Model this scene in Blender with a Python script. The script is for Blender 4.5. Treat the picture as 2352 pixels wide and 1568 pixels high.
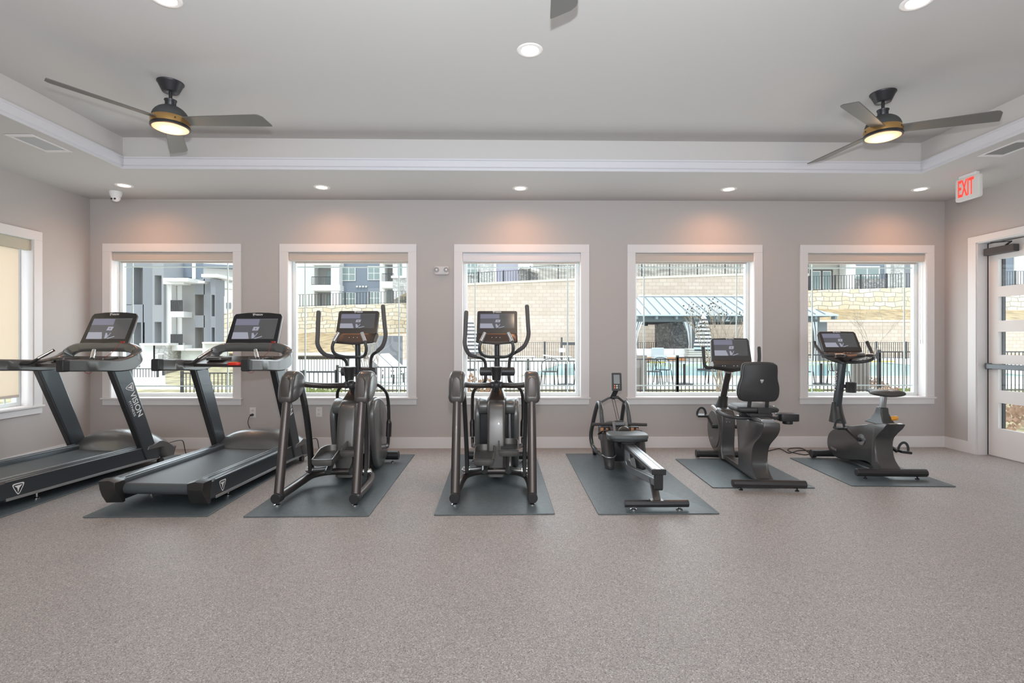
import bpy, bmesh, math, random
from mathutils import Vector, Matrix
random.seed(7)
for o in list(bpy.data.objects): bpy.data.objects.remove(o, do_unlink=True)
scene = bpy.context.scene
COL = scene.collection
PI = math.pi
CH, FPX, TH = 1.34, 1176.0, math.atan(13/1176)      # camera height, focal length in px, yaw

# ------------------------------------------------------------------ camera, world, lights
cd = bpy.data.cameras.new('camera'); cam = bpy.data.objects.new('camera', cd); COL.objects.link(cam)
cam.location = (0, 0, CH); cam.rotation_euler = (PI/2, 0, -TH)
cd.sensor_width = 36; cd.lens = 18; cd.shift_y = -6/2352; cd.clip_end = 400; cd.clip_start = .05
scene.camera = cam
scene.view_settings.view_transform = 'Standard'; scene.view_settings.look = 'None'
scene.view_settings.exposure = 0.0; scene.view_settings.gamma = 1; scene.view_settings.use_curve_mapping = False
w = bpy.data.worlds.new('world'); scene.world = w; w.use_nodes = True
bg = w.node_tree.nodes['Background']; bg.inputs[0].default_value = (.86, .93, 1, 1); bg.inputs[1].default_value = 1.6

def lamp(name, kind, loc, energy, color=(1, 1, 1), rot=(0, 0, 0), **k):
    d = bpy.data.lights.new(name, kind); d.energy = energy; d.color = color
    for a, b in k.items(): setattr(d, a, b)
    o = bpy.data.objects.new(name, d); o.location = loc; o.rotation_euler = rot; COL.objects.link(o); return o
sun = lamp('sun', 'SUN', (0, -10, 30), 1.1, (1, .95, .88), (math.radians(42), 0, math.radians(-18)), angle=math.radians(12))
# added area fills behind the camera, one facing the room, one the ceiling
lamp('fill_rear', 'AREA', (0, -3.6, 1.7), 185, (.93, .97, 1), (math.radians(97), 0, 0), shape='RECTANGLE', size=9, size_y=2.6)
lamp('bounce_fill', 'AREA', (0, -.6, 1.75), 85, (.90, .95, 1), (math.radians(163), 0, 0), shape='RECTANGLE', size=5.5, size_y=1.6)
# the photographer's flash just above the camera
lamp('camera_flash', 'POINT', (.0, .0, 1.66), 22, (.90, .96, 1), shadow_soft_size=.03)
lamp('camera_flash_up', 'SPOT', (.0, .0, 1.66), 470, (.90, .95, 1), (math.radians(137), 0, 0), spot_size=math.radians(150), spot_blend=1, shadow_soft_size=.03)
SOFFIT_LIGHTS = [(-4.25, 5.74), (-2.077, 5.785), (.158, 5.80), (2.535, 5.81), (4.718, 5.78)]
TRAY_LIGHTS = [(.164, 3.57), (-2.018, 3.05), (2.456, 3.03)]
for x, y in SOFFIT_LIGHTS:
    lamp('downlight_bulb', 'SPOT', (x, y, 3.02), 25, (1, .46, .22), (math.radians(6), 0, 0), spot_size=math.radians(160), spot_blend=1, shadow_soft_size=.06)
for x, y in TRAY_LIGHTS:
    lamp('downlight_bulb', 'SPOT', (x, y, 3.335), 30, (1, .74, .52), (0, 0, 0), spot_size=math.radians(140), spot_blend=.8, shadow_soft_size=.06)
# added fill lamps in the window openings, boosting the sky's daylight
for x0, x1 in ((-4.8, -3.35), (-2.66, -1.22), (-.53, .9), (1.6, 3.05), (3.74, 5.19)):
    lamp('window_fill', 'AREA', ((x0+x1)/2, 6.47, 1.5), 20, (.90, .95, 1), (math.radians(-90), 0, 0), shape='RECTANGLE', size=x1-x0, size_y=1.7)
lamp('window_fill', 'AREA', (-5.19, 4.8, 1.5), 7, (.93, .95, 1), (0, math.radians(-90), 0), shape='RECTANGLE', size=1.7, size_y=1.5)

# ------------------------------------------------------------------ pixel -> point helpers
def ray(u, v):
    a, b = (u-1176)/FPX, -(v-778)/FPX
    return Vector((math.sin(TH)+a*math.cos(TH), math.cos(TH)-a*math.sin(TH), b))
class Frame:
    """floor frame of a machine: origin, clockwise yaw; px() meets a pixel's ray with a local plane"""
    def __init__(s, x, y, yaw, z=0): s.o = (x, y, z); s.a = math.radians(yaw)
    def px(s, u, v, x=None, y=None, z=None):
        d = ray(u, v); c, si = math.cos(s.a), math.sin(s.a)
        dl = Vector((d.x*c-d.y*si, d.x*si+d.y*c, d.z))
        o = Vector((-(s.o[0]*c-s.o[1]*si), -(s.o[0]*si+s.o[1]*c), CH-s.o[2]))
        k, val = (0, x) if x is not None else (1, y) if y is not None else (2, z)
        return o + dl*((val-o[k])/dl[k])
    def place(s, o): o.location = s.o; o.rotation_euler = (0, 0, -s.a)
WF = Frame(0, 0, 0)
def at(u, v, y): return WF.px(u, v, y=y)

# ------------------------------------------------------------------ materials
MATS = {}
def mat(name, col, rough=.5, metal=0., spec=.5, emit=None, es=0., var=0., vs=40., bump=0., bs=120., trans=0., coat=0.):
    if name in MATS: return MATS[name]
    m = bpy.data.materials.new(name); m.use_nodes = True; nt = m.node_tree; b = nt.nodes['Principled BSDF']
    b.inputs['Base Color'].default_value = (*col, 1); b.inputs['Roughness'].default_value = rough
    b.inputs['Metallic'].default_value = metal; b.inputs['Specular IOR Level'].default_value = spec
    b.inputs['Coat Weight'].default_value = coat
    if emit: b.inputs['Emission Color'].default_value = (*emit, 1); b.inputs['Emission Strength'].default_value = es
    if trans: b.inputs['Transmission Weight'].default_value = trans
    if var or bump: tc = nt.nodes.new('ShaderNodeTexCoord')
    if var:
        n = nt.nodes.new('ShaderNodeTexNoise'); n.inputs['Scale'].default_value = vs; n.inputs['Detail'].default_value = 4
        nt.links.new(tc.outputs['Object'], n.inputs['Vector'])
        r = nt.nodes.new('ShaderNodeValToRGB'); r.color_ramp.elements[0].position = .3; r.color_ramp.elements[1].position = .7
        r.color_ramp.elements[0].color = tuple(c*(1-var) for c in col)+(1,); r.color_ramp.elements[1].color = tuple(min(1, c*(1+var)) for c in col)+(1,)
        nt.links.new(n.outputs['Fac'], r.inputs[0]); nt.links.new(r.outputs[0], b.inputs['Base Color'])
    if bump:
        n2 = nt.nodes.new('ShaderNodeTexNoise'); n2.inputs['Scale'].default_value = bs; n2.inputs['Detail'].default_value = 3
        nt.links.new(tc.outputs['Object'], n2.inputs['Vector'])
        bp = nt.nodes.new('ShaderNodeBump'); bp.inputs['Strength'].default_value = bump; bp.inputs['Distance'].default_value = .004
        nt.links.new(n2.outputs['Fac'], bp.inputs['Height']); nt.links.new(bp.outputs[0], b.inputs['Normal'])
    MATS[name] = m; return m
WALL = mat('wall_paint', (.50, .465, .45), .75, spec=.25, bump=.05, bs=300)
CEIL = mat('ceiling_paint', (.57, .555, .545), .8, spec=.2, bump=.05, bs=300)
TRIM = mat('white_trim_paint', (.74, .72, .72), .45, spec=.35)
CROWN = mat('crown_paint', (.64, .64, .68), .5, spec=.3)
VINYL = mat('white_vinyl', (.80, .85, .86), .4)
GUN = mat('gunmetal_paint', (.075, .073, .074), .34, .55, coat=.2)
GUNL = mat('light_gunmetal_paint', (.15, .155, .155), .33, .45, coat=.25)
BROWNM = mat('warm_gunmetal_tube', (.115, .10, .095), .33, .7, coat=.15)
BLACK = mat('black_plastic', (.022, .022, .024), .42)
DARK = mat('dark_plastic', (.045, .045, .048), .4)
RUBBER = mat('black_rubber', (.03, .03, .032), .7)
SILVER = mat('brushed_silver', (.50, .52, .54), .3, .9)
CHROME = mat('chrome', (.8, .8, .8), .12, 1)
BELT = mat('belt_rubber', (.07, .082, .09), .5, bump=.2, bs=400)
MATR = mat('gym_mat_rubber', (.100, .128, .142), .42, spec=.6, var=.12, vs=25, bump=.35, bs=90)
PAD = mat('seat_vinyl', (.035, .036, .038), .45, bump=.15, bs=500)
WHITE = mat('white_print', (.85, .85, .85), .5)
RED = mat('red_plastic', (.75, .03, .02), .35)
ORANGE = mat('orange_plastic', (.9, .22, .03), .4)
COPPER = mat('copper_accent', (.55, .26, .12), .35, .5)
BRASS = mat('brushed_brass', (.62, .38, .15), .3, .9)
FANDARK = mat('fan_dark_metal', (.045, .045, .05), .38, .5)
BLADE = mat('fan_blade', (.13, .125, .115), .5)
SHADE = mat('shade_fabric', (.55, .49, .44), .85)
IRON = mat('black_iron', (.05, .053, .06), .5)
CONC = mat('pool_deck_concrete', (.82, .80, .76), .85, var=.05, vs=3)
GRASS = mat('dry_grass', (.52, .46, .29), .95, var=.45, vs=2.2)
BANK = mat('dry_bank', (.55, .42, .25), .95, var=.35, vs=1.5)
def wave_floor():
    m = bpy.data.materials.new('speckled_floor'); m.use_nodes = True; nt = m.node_tree; b = nt.nodes['Principled BSDF']
    tc = nt.nodes.new('ShaderNodeTexCoord')
    n = nt.nodes.new('ShaderNodeTexVoronoi'); n.inputs['Scale'].default_value = 260; nt.links.new(tc.outputs['Object'], n.inputs['Vector'])
    sp = nt.nodes.new('ShaderNodeSeparateColor'); nt.links.new(n.outputs['Color'], sp.inputs[0])
    r = nt.nodes.new('ShaderNodeValToRGB'); r.color_ramp.interpolation = 'CONSTANT'
    els = [(0, (.20, .18, .175)), (.12, (.32, .295, .285)), (.45, (.38, .355, .345)), (.78, (.45, .425, .415)), (.93, (.60, .575, .565))]
    while len(r.color_ramp.elements) < len(els): r.color_ramp.elements.new(.5)
    for e, (p, c) in zip(r.color_ramp.elements, els): e.position = p; e.color = (*c, 1)
    nt.links.new(sp.outputs[0], r.inputs[0])
    n2 = nt.nodes.new('ShaderNodeTexNoise'); n2.inputs['Scale'].default_value = 2.2; n2.inputs['Detail'].default_value = 5
    nt.links.new(tc.outputs['Object'], n2.inputs['Vector'])
    mr = nt.nodes.new('ShaderNodeMapRange'); mr.inputs[3].default_value = .93; mr.inputs[4].default_value = 1.07; nt.links.new(n2.outputs['Fac'], mr.inputs[0])
    mx = nt.nodes.new('ShaderNodeMix'); mx.data_type = 'RGBA'; mx.blend_type = 'MULTIPLY'; mx.inputs[0].default_value = 1
    nt.links.new(r.outputs[0], mx.inputs[6]); nt.links.new(mr.outputs[0], mx.inputs[7]); nt.links.new(mx.outputs[2], b.inputs['Base Color'])
    b.inputs['Roughness'].default_value = .52; b.inputs['Specular IOR Level'].default_value = .45
    return m
FLOOR = wave_floor()
def glassm(name, tint=(.93, .98, .97), refl=.06):
    m = bpy.data.materials.new(name); m.use_nodes = True; nt = m.node_tree; nt.nodes.remove(nt.nodes['Principled BSDF'])
    t = nt.nodes.new('ShaderNodeBsdfTransparent'); t.inputs[0].default_value = (*tint, 1)
    g = nt.nodes.new('ShaderNodeBsdfGlossy'); g.inputs['Roughness'].default_value = .02
    x = nt.nodes.new('ShaderNodeMixShader'); x.inputs[0].default_value = refl
    nt.links.new(t.outputs[0], x.inputs[1]); nt.links.new(g.outputs[0], x.inputs[2]); nt.links.new(x.outputs[0], nt.nodes['Material Output'].inputs[0])
    return m
GLASS = glassm('window_glass', (.97, .99, .985), refl=.02)
def brickm(name, c1, c2, mortar, sx, sy, rough=.9, ms=.03, off=.5):
    m = bpy.data.materials.new(name); m.use_nodes = True; nt = m.node_tree; b = nt.nodes['Principled BSDF']
    tc = nt.nodes.new('ShaderNodeTexCoord'); mp = nt.nodes.new('ShaderNodeMapping'); mp.inputs['Rotation'].default_value = (math.radians(90), 0, 0)
    nt.links.new(tc.outputs['Object'], mp.inputs['Vector'])
    t = nt.nodes.new('ShaderNodeTexBrick'); t.inputs['Color1'].default_value = (*c1, 1); t.inputs['Color2'].default_value = (*c2, 1); t.inputs['Mortar'].default_value = (*mortar, 1)
    t.inputs['Scale'].default_value = 1; t.inputs['Brick Width'].default_value = sx; t.inputs['Row Height'].default_value = sy; t.inputs['Mortar Size'].default_value = ms; t.offset = off
    nt.links.new(mp.outputs[0], t.inputs['Vector']); nt.links.new(t.outputs[0], b.inputs['Base Color']); b.inputs['Roughness'].default_value = rough
    return m
BLOCK = brickm('tan_block', (.76, .66, .56), (.68, .57, .47), (.57, .47, .39), .60, .30, ms=.02)
def stonem(name, cols, mortar, sc):
    m = bpy.data.materials.new(name); m.use_nodes = True; nt = m.node_tree; b = nt.nodes['Principled BSDF']
    tc = nt.nodes.new('ShaderNodeTexCoord'); mp = nt.nodes.new('ShaderNodeMapping'); mp.inputs['Scale'].default_value = (sc, sc, sc*1.7)
    nt.links.new(tc.outputs['Object'], mp.inputs['Vector'])
    v = nt.nodes.new('ShaderNodeTexVoronoi'); v.distance = 'CHEBYCHEV'; nt.links.new(mp.outputs[0], v.inputs['Vector']); v.inputs['Scale'].default_value = 1
    v2 = nt.nodes.new('ShaderNodeTexVoronoi'); v2.feature = 'DISTANCE_TO_EDGE'; v2.inputs['Scale'].default_value = 1; nt.links.new(mp.outputs[0], v2.inputs['Vector'])
    sp = nt.nodes.new('ShaderNodeSeparateColor'); nt.links.new(v.outputs['Color'], sp.inputs[0])
    r = nt.nodes.new('ShaderNodeValToRGB')
    while len(r.color_ramp.elements) < len(cols): r.color_ramp.elements.new(.5)
    for i, (e, c) in enumerate(zip(r.color_ramp.elements, cols)): e.position = i/(len(cols)-1); e.color = (*c, 1)
    nt.links.new(sp.outputs[0], r.inputs[0])
    lt = nt.nodes.new('ShaderNodeMath'); lt.operation = 'LESS_THAN'; lt.inputs[1].default_value = .05; nt.links.new(v2.outputs['Distance'], lt.inputs[0])
    mx = nt.nodes.new('ShaderNodeMix'); mx.data_type = 'RGBA'; mx.inputs[7].default_value = (*mortar, 1)
    nt.links.new(lt.outputs[0], mx.inputs[0]); nt.links.new(r.outputs[0], mx.inputs[6]); nt.links.new(mx.outputs[2], b.inputs['Base Color']); b.inputs['Roughness'].default_value = .9
    return m
def ashlarm():
    m = brickm('limestone_blocks', (.9, .87, .78), (.80, .70, .52), (.46, .43, .37), 1.0, .42, ms=.035, off=.37); nt = m.node_tree
    t = next(n for n in nt.nodes if n.type == 'TEX_BRICK'); t.squash = .62; t.squash_frequency = 3; t.offset_frequency = 2
    mp = next(n for n in nt.nodes if n.type == 'MAPPING'); n = nt.nodes.new('ShaderNodeTexNoise'); n.inputs['Scale'].default_value = .9; n.inputs['Detail'].default_value = 1
    nt.links.new(mp.outputs[0], n.inputs['Vector']); a = nt.nodes.new('ShaderNodeMix'); a.data_type = 'VECTOR'; a.inputs[0].default_value = .22
    nt.links.new(mp.outputs[0], a.inputs[4]); nt.links.new(n.outputs['Color'], a.inputs[5])
    ad = nt.nodes.new('ShaderNodeVectorMath'); ad.operation = 'MULTIPLY_ADD'; ad.inputs[1].default_value = (.5, .5, 0); nt.links.new(n.outputs['Color'], ad.inputs[0]); nt.links.new(mp.outputs[0], ad.inputs[2]); nt.links.new(ad.outputs[0], t.inputs['Vector'])
    return m
LIMESTONE = ashlarm()
LEDGE = stonem('grey_ledgestone', [(.30, .29, .29), (.45, .44, .43), (.22, .22, .23), (.58, .57, .56)], (.16, .16, .16), 3.2)
PALEST = stonem('pale_ledgestone', [(.62, .63, .62), (.74, .74, .72), (.5, .5, .5), (.8, .8, .78)], (.42, .42, .42), 3.0)

# ------------------------------------------------------------------ mesh builder
def catmull(pts, n=6, closed=False):
    pts = [Vector(p) for p in pts]; out = []; N = len(pts)
    if N < 3: return pts
    rng = range(N) if closed else range(N-1)
    for i in rng:
        p1, p2 = pts[i], pts[(i+1) % N]
        p0 = pts[(i-1) % N] if closed or i > 0 else p1*2-p2
        p3 = pts[(i+2) % N] if closed or i < N-2 else p2*2-p1
        for k in range(n):
            t = k/n
            out.append(.5*((2*p1)+(p2-p0)*t+(2*p0-5*p1+4*p2-p3)*t*t+(3*p1-p0-3*p2+p3)*t**3))
    if not closed: out.append(pts[-1])
    return out
class MB:
    def __init__(s): s.v = []; s.f = []; s.m = []; s.mi = 0
    def add(s, vs, fs):
        b = len(s.v); s.v += [tuple(v) for v in vs]; s.f += [[b+i for i in f] for f in fs]; s.m += [s.mi]*len(fs); return s
    def box(s, x0, x1, y0, y1, z0, z1, M=None):
        vs = [Vector((x, y, z)) for z in (z0, z1) for y in (y0, y1) for x in (x0, x1)]
        if M: vs = [M @ v for v in vs]
        return s.add(vs, [(0, 2, 3, 1), (4, 5, 7, 6), (0, 1, 5, 4), (2, 6, 7, 3), (0, 4, 6, 2), (1, 3, 7, 5)])
    def loft(s, rings, cap=True, closed=False):
        n = len(rings[0]); vs = [p for r in rings for p in r]; fs = []; R = len(rings)
        for i in range(R if closed else R-1):
            a, b = i*n, ((i+1) % R)*n
            for k in range(n): k2 = (k+1) % n; fs.append((a+k, a+k2, b+k2, b+k))
        if cap and not closed: fs.append(tuple(reversed(range(n)))); fs.append(tuple((R-1)*n+k for k in range(n)))
        return s.add(vs, fs)
    def sweep(s, pts, sec, up=None, closed=False):
        """sec(i, t) -> list of 2D (a, b); a along the side vector, b along the up vector"""
        pts = [Vector(p) for p in pts]; N = len(pts); rings = []; prev = None
        for i, p in enumerate(pts):
            if closed: tan = pts[(i+1) % N]-pts[i-1]
            else: tan = pts[min(i+1, N-1)]-pts[max(i-1, 0)]
            tan.normalize()
            if up is not None:
                side = tan.cross(Vector(up)); side = side.normalized() if side.length > 1e-4 else (prev or Vector((1, 0, 0)))
            else:
                if prev is None: ref = Vector((0, 0, 1)) if abs(tan.z) < .9 else Vector((0, 1, 0)); side = tan.cross(ref).normalized()
                else: side = (prev-tan*prev.dot(tan)).normalized()
            prev = side; u = side.cross(tan).normalized()
            rings.append([p+side*a+u*b for a, b in sec(i, i/max(1, N-1))])
        return s.loft(rings, closed=closed)
    def tube(s, pts, r, n=6, seg=10, smooth=True, closed=False, flat=1., up=None):
        P = catmull(pts, n, closed) if smooth and len(pts) > 2 else [Vector(p) for p in pts]
        def sec(i, t):
            rr = r(t) if callable(r) else r
            return [(rr*math.cos(a), rr*flat*math.sin(a)) for a in (2*PI*k/seg for k in range(seg))]
        return s.sweep(P, sec, up, closed)
    def bar(s, pts, w, h, n=6, up=(0, 0, 1), smooth=True, ch=.25):
        P = catmull(pts, n) if smooth and len(pts) > 2 else [Vector(p) for p in pts]
        def sec(i, t):
            ww = (w(t) if callable(w) else w)/2; hh = (h(t) if callable(h) else h)/2; c = min(ww, hh)*ch
            return [(ww, -hh+c), (ww, hh-c), (ww-c, hh), (-ww+c, hh), (-ww, hh-c), (-ww, -hh+c), (-ww+c, -hh), (ww-c, -hh)]
        return s.sweep(P, sec, up)
    def cyl(s, p0, p1, r0, r1=None, seg=16):
        r1 = r0 if r1 is None else r1
        return s.tube([p0, p1], (lambda t: r0+(r1-r0)*t), smooth=False, seg=seg)
    def prism(s, poly, a, b, axis='x', scale_b=None):
        """poly of 2D points in the two other axes, extruded along axis from a to b"""
        def P(q, t):
            return {'x': (t, q[0], q[1]), 'y': (q[0], t, q[1]), 'z': (q[0], q[1], t)}[axis]
        return s.loft([[P(q, a) for q in poly], [P(q, b) for q in poly]])
    def pillow(s, poly, a, b, axis='x', r=.02, inset=None, steps=3):
        """prism with rounded rims"""
        n = len(poly); cx = sum(p[0] for p in poly)/n; cy = sum(p[1] for p in poly)/n
        hx = max(abs(p[0]-cx) for p in poly); hy = max(abs(p[1]-cy) for p in poly); inset = inset or r
        def P(q, t): return {'x': (t, q[0], q[1]), 'y': (q[0], t, q[1]), 'z': (q[0], q[1], t)}[axis]
        d = 1 if b > a else -1; rings = []
        prof = [(r*(1-math.cos(PI/2*k/steps)), inset*(1-math.sin(PI/2*k/steps))) for k in range(steps+1)]
        lev = [(a+d*p, i) for p, i in prof]+[(b-d*p, i) for p, i in reversed(prof)]
        for t, i in lev:
            sx, sy = 1-i/hx, 1-i/hy
            rings.append([P((cx+(q[0]-cx)*sx, cy+(q[1]-cy)*sy), t) for q in poly])
        return s.loft(rings)
    def lathe(s, prof, c=(0, 0, 0), seg=32, axis='z', ring=False):
        rings = []
        for r, h in prof:
            rg = []
            for k in range(seg):
                a = 2*PI*k/seg; q = (r*math.cos(a), r*math.sin(a))
                rg.append({'z': (c[0]+q[0], c[1]+q[1], c[2]+h), 'x': (c[0]+h, c[1]+q[0], c[2]+q[1]), 'y': (c[0]+q[0], c[1]+h, c[2]+q[1])}[axis])
            rings.append(rg)
        return s.loft(rings, closed=ring)
    def sphere(s, c, r, seg=16, sc=(1, 1, 1)):
        rings = []
        for i in range(1, seg//2):
            a = PI*i/(seg//2); rings.append([(c[0]+sc[0]*r*math.sin(a)*math.cos(2*PI*k/seg), c[1]+sc[1]*r*math.sin(a)*math.sin(2*PI*k/seg), c[2]-sc[2]*r*math.cos(a)) for k in range(seg)])
        return s.loft(rings)
    def quad(s, *p): return s.add(p, [tuple(range(len(p)))])
    def build(s, name, mats, parent=None, bevel=0., smooth=35, label=None):
        me = bpy.data.meshes.new(name); me.from_pydata(s.v, [], s.f)
        mats = mats if isinstance(mats, (list, tuple)) else [mats]
        for m in mats: me.materials.append(m)
        me.polygons.foreach_set('material_index', s.m)
        bm = bmesh.new(); bm.from_mesh(me); bmesh.ops.recalc_face_normals(bm, faces=bm.faces)
        lim = math.radians(smooth)
        for f in bm.faces: f.smooth = smooth > 0
        for e in bm.edges:
            if len(e.link_faces) == 2 and e.calc_face_angle(0) > lim: e.smooth = False
        bm.to_mesh(me); bm.free(); me.update()
        o = bpy.data.objects.new(name, me); COL.objects.link(o)
        if parent: o.parent = parent
        if bevel:
            b = o.modifiers.new('bevel', 'BEVEL'); b.width = bevel; b.segments = 2; b.limit_method = 'ANGLE'; b.angle_limit = math.radians(40)
        if label: o['label'] = label
        return o
def tag(o, label, cat, group=None, kind=None):
    o['label'] = label; o['category'] = cat
    if group: o['group'] = group
    if kind: o['kind'] = kind
    return o
def empty(name, loc=(0, 0, 0), rz=0):
    o = bpy.data.objects.new(name, None); o.location = loc; o.rotation_euler = (0, 0, rz); o.empty_display_size = .1; COL.objects.link(o); return o
def struct(o): o['kind'] = 'structure'; return o
def dup(o, parent=None):
    c = o.copy(); COL.objects.link(c); c.parent = parent
    for ch in list(o.children): dup(ch, c)
    return c
def text(name, s, size, m, parent, M, ext=.001, sx=1., bold=0.):
    cu = bpy.data.curves.new(name, 'FONT'); cu.body = s; cu.size = size; cu.extrude = ext; cu.align_x = 'CENTER'; cu.align_y = 'CENTER'; cu.offset = bold; cu.resolution_u = 3
    t = bpy.data.objects.new(name, cu); COL.objects.link(t); bpy.context.view_layer.update()
    me = bpy.data.meshes.new_from_object(t.evaluated_get(bpy.context.evaluated_depsgraph_get())); bpy.data.objects.remove(t, do_unlink=True)
    me.transform(M @ Matrix.Diagonal((sx, 1, 1, 1))); me.materials.clear(); me.materials.append(m)
    o = bpy.data.objects.new(name, me); COL.objects.link(o)
    if parent: o.parent = parent
    return o
def ellipse(cx, cy, rx, ry, n=28, a0=0): return [(cx+rx*math.cos(a0+2*PI*k/n), cy+ry*math.sin(a0+2*PI*k/n)) for k in range(n)]
def rrect(x0, x1, y0, y1, r, n=4):
    out = []
    for cx, cy, a in ((x1-r, y1-r, 0), (x0+r, y1-r, PI/2), (x0+r, y0+r, PI), (x1-r, y0+r, 1.5*PI)):
        for k in range(n+1): out.append((cx+r*math.cos(a+PI/2*k/n), cy+r*math.sin(a+PI/2*k/n)))
    return out
def sm2(poly, n=4): return [(p.x, p.y) for p in catmull([(a, b, 0) for a, b in poly], n, closed=True)]

# ================================================================== ROOM
XL, XR, YB, YF, ZS, ZC = -5.076, 5.445, 6.3, -4.0, 3.045, 3.353
WINS = [(-4.917, -3.238), (-2.772, -1.101), (-.642, 1.02), (1.488, 3.162), (3.628, 5.304)]
WZ0, WZ1, CAS = .623, 2.405, .098
struct(MB().box(XL-.3, XR+.3, YF-.2, YB+.25, -.12, 0).build('floor', FLOOR))
m = MB(); xs = [XL-.25]
for a, b in WINS: xs += [a+CAS, b-CAS]
xs.append(XR+.25)
for i in range(0, len(xs), 2): m.box(xs[i], xs[i+1], YB, YB+.2, -.12, 3.6)
for a, b in WINS: m.box(a+CAS, b-CAS, YB, YB+.2, -.12, WZ0-.02); m.box(a+CAS, b-CAS, YB, YB+.2, WZ1, 3.6)
struct(m.build('wall_back', WALL))
LWY0, LWY1 = 3.98, 5.641
m = MB(); m.box(XL-.2, XL, YF, LWY0+CAS, -.12, 3.6).box(XL-.2, XL, LWY1-CAS, YB, -.12, 3.6).box(XL-.2, XL, LWY0+CAS, LWY1-CAS, -.12, WZ0-.02).box(XL-.2, XL, LWY0+CAS, LWY1-CAS, WZ1, 3.6)
struct(m.build('wall_left', WALL))
DY0, DY1, DZ = 4.84, 5.862, 2.45
m = MB(); m.box(XR, XR+.2, YF, DY0, -.12, 3.6).box(XR, XR+.2, DY1, YB, -.12, 3.6).box(XR, XR+.2, DY0, DY1, DZ, 3.6).box(XR, XR+.2, DY0, DY1, -.12, -.005)
struct(m.build('wall_right', WALL))
struct(MB().box(XL-.2, XR+.2, YF-.2, YF, -.12, 3.6).build('wall_front', WALL))
# ceiling: soffit ring, tray sides, raised field
TX0, TX1, TY0, TYL, TYR = -3.832, 4.263, -2.6, 5.158, 5.217
m = MB()
ins = [(TX0, TY0), (TX1, TY0), (TX1, TYR), (TX0, TYL)]; out = [(XL-.2, YF-.2), (XR+.2, YF-.2), (XR+.2, YB+.2), (XL-.2, YB+.2)]
for k in range(4):
    a, b, c, d = ins[k], ins[(k+1) % 4], out[(k+1) % 4], out[k]
    m.quad((*a, ZS), (*b, ZS), (*c, ZS), (*d, ZS)); m.quad((*a, ZS), (*b, ZS), (*b, ZC), (*a, ZC))
m.quad(*[(*p, ZC) for p in ins]); m.box(XL-.2, XR+.2, YF-.2, YB+.2, 3.6, 3.7)
o = struct(m.build('ceiling', CEIL, smooth=0))
def crown(m, pts, z0, sgn=1):
    """stepped cove profile along the closed tray outline: (distance into the tray, height)"""
    prof = [(-.002, -.006), (.012, -.006), (.014, .008), (.006, .012), (.008, .018), (.02, .028), (.028, .05), (.030, .085), (.038, .088), (.038, .104), (-.002, .104)]
    n = len(pts); rings = []
    for i in range(n):
        p, a, b = Vector(pts[i]), Vector(pts[i-1]), Vector(pts[(i+1) % n])
        d1, d2 = (p-a).normalized(), (b-p).normalized(); n1, n2 = Vector((-d1.y, d1.x)), Vector((-d2.y, d2.x))
        bis = (n1+n2)/(1+n1.dot(n2))
        rings.append([(p.x+bis.x*q, p.y+bis.y*q, z0+h) for q, h in prof])
    m.loft(rings, closed=True)
m = MB(); crown(m, ins, ZS); struct(m.build('trim_1', CROWN, smooth=25))
# baseboards
m = MB(); m.box(XL, XR, YB-.016, YB, 0, .128).box(XL, XR, YB-.012, YB, .128, .134); struct(m.build('baseboard_back', TRIM))
struct(MB().box(XL, XL+.016, YF, YB-.016, 0, .134).build('baseboard_left', TRIM))
m = MB(); m.box(XR-.016, XR, 5.964, YB-.016, 0, .134).box(XR-.016, XR, YF, DY0-.1, 0, .134); struct(m.build('baseboard_right', TRIM))

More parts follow.
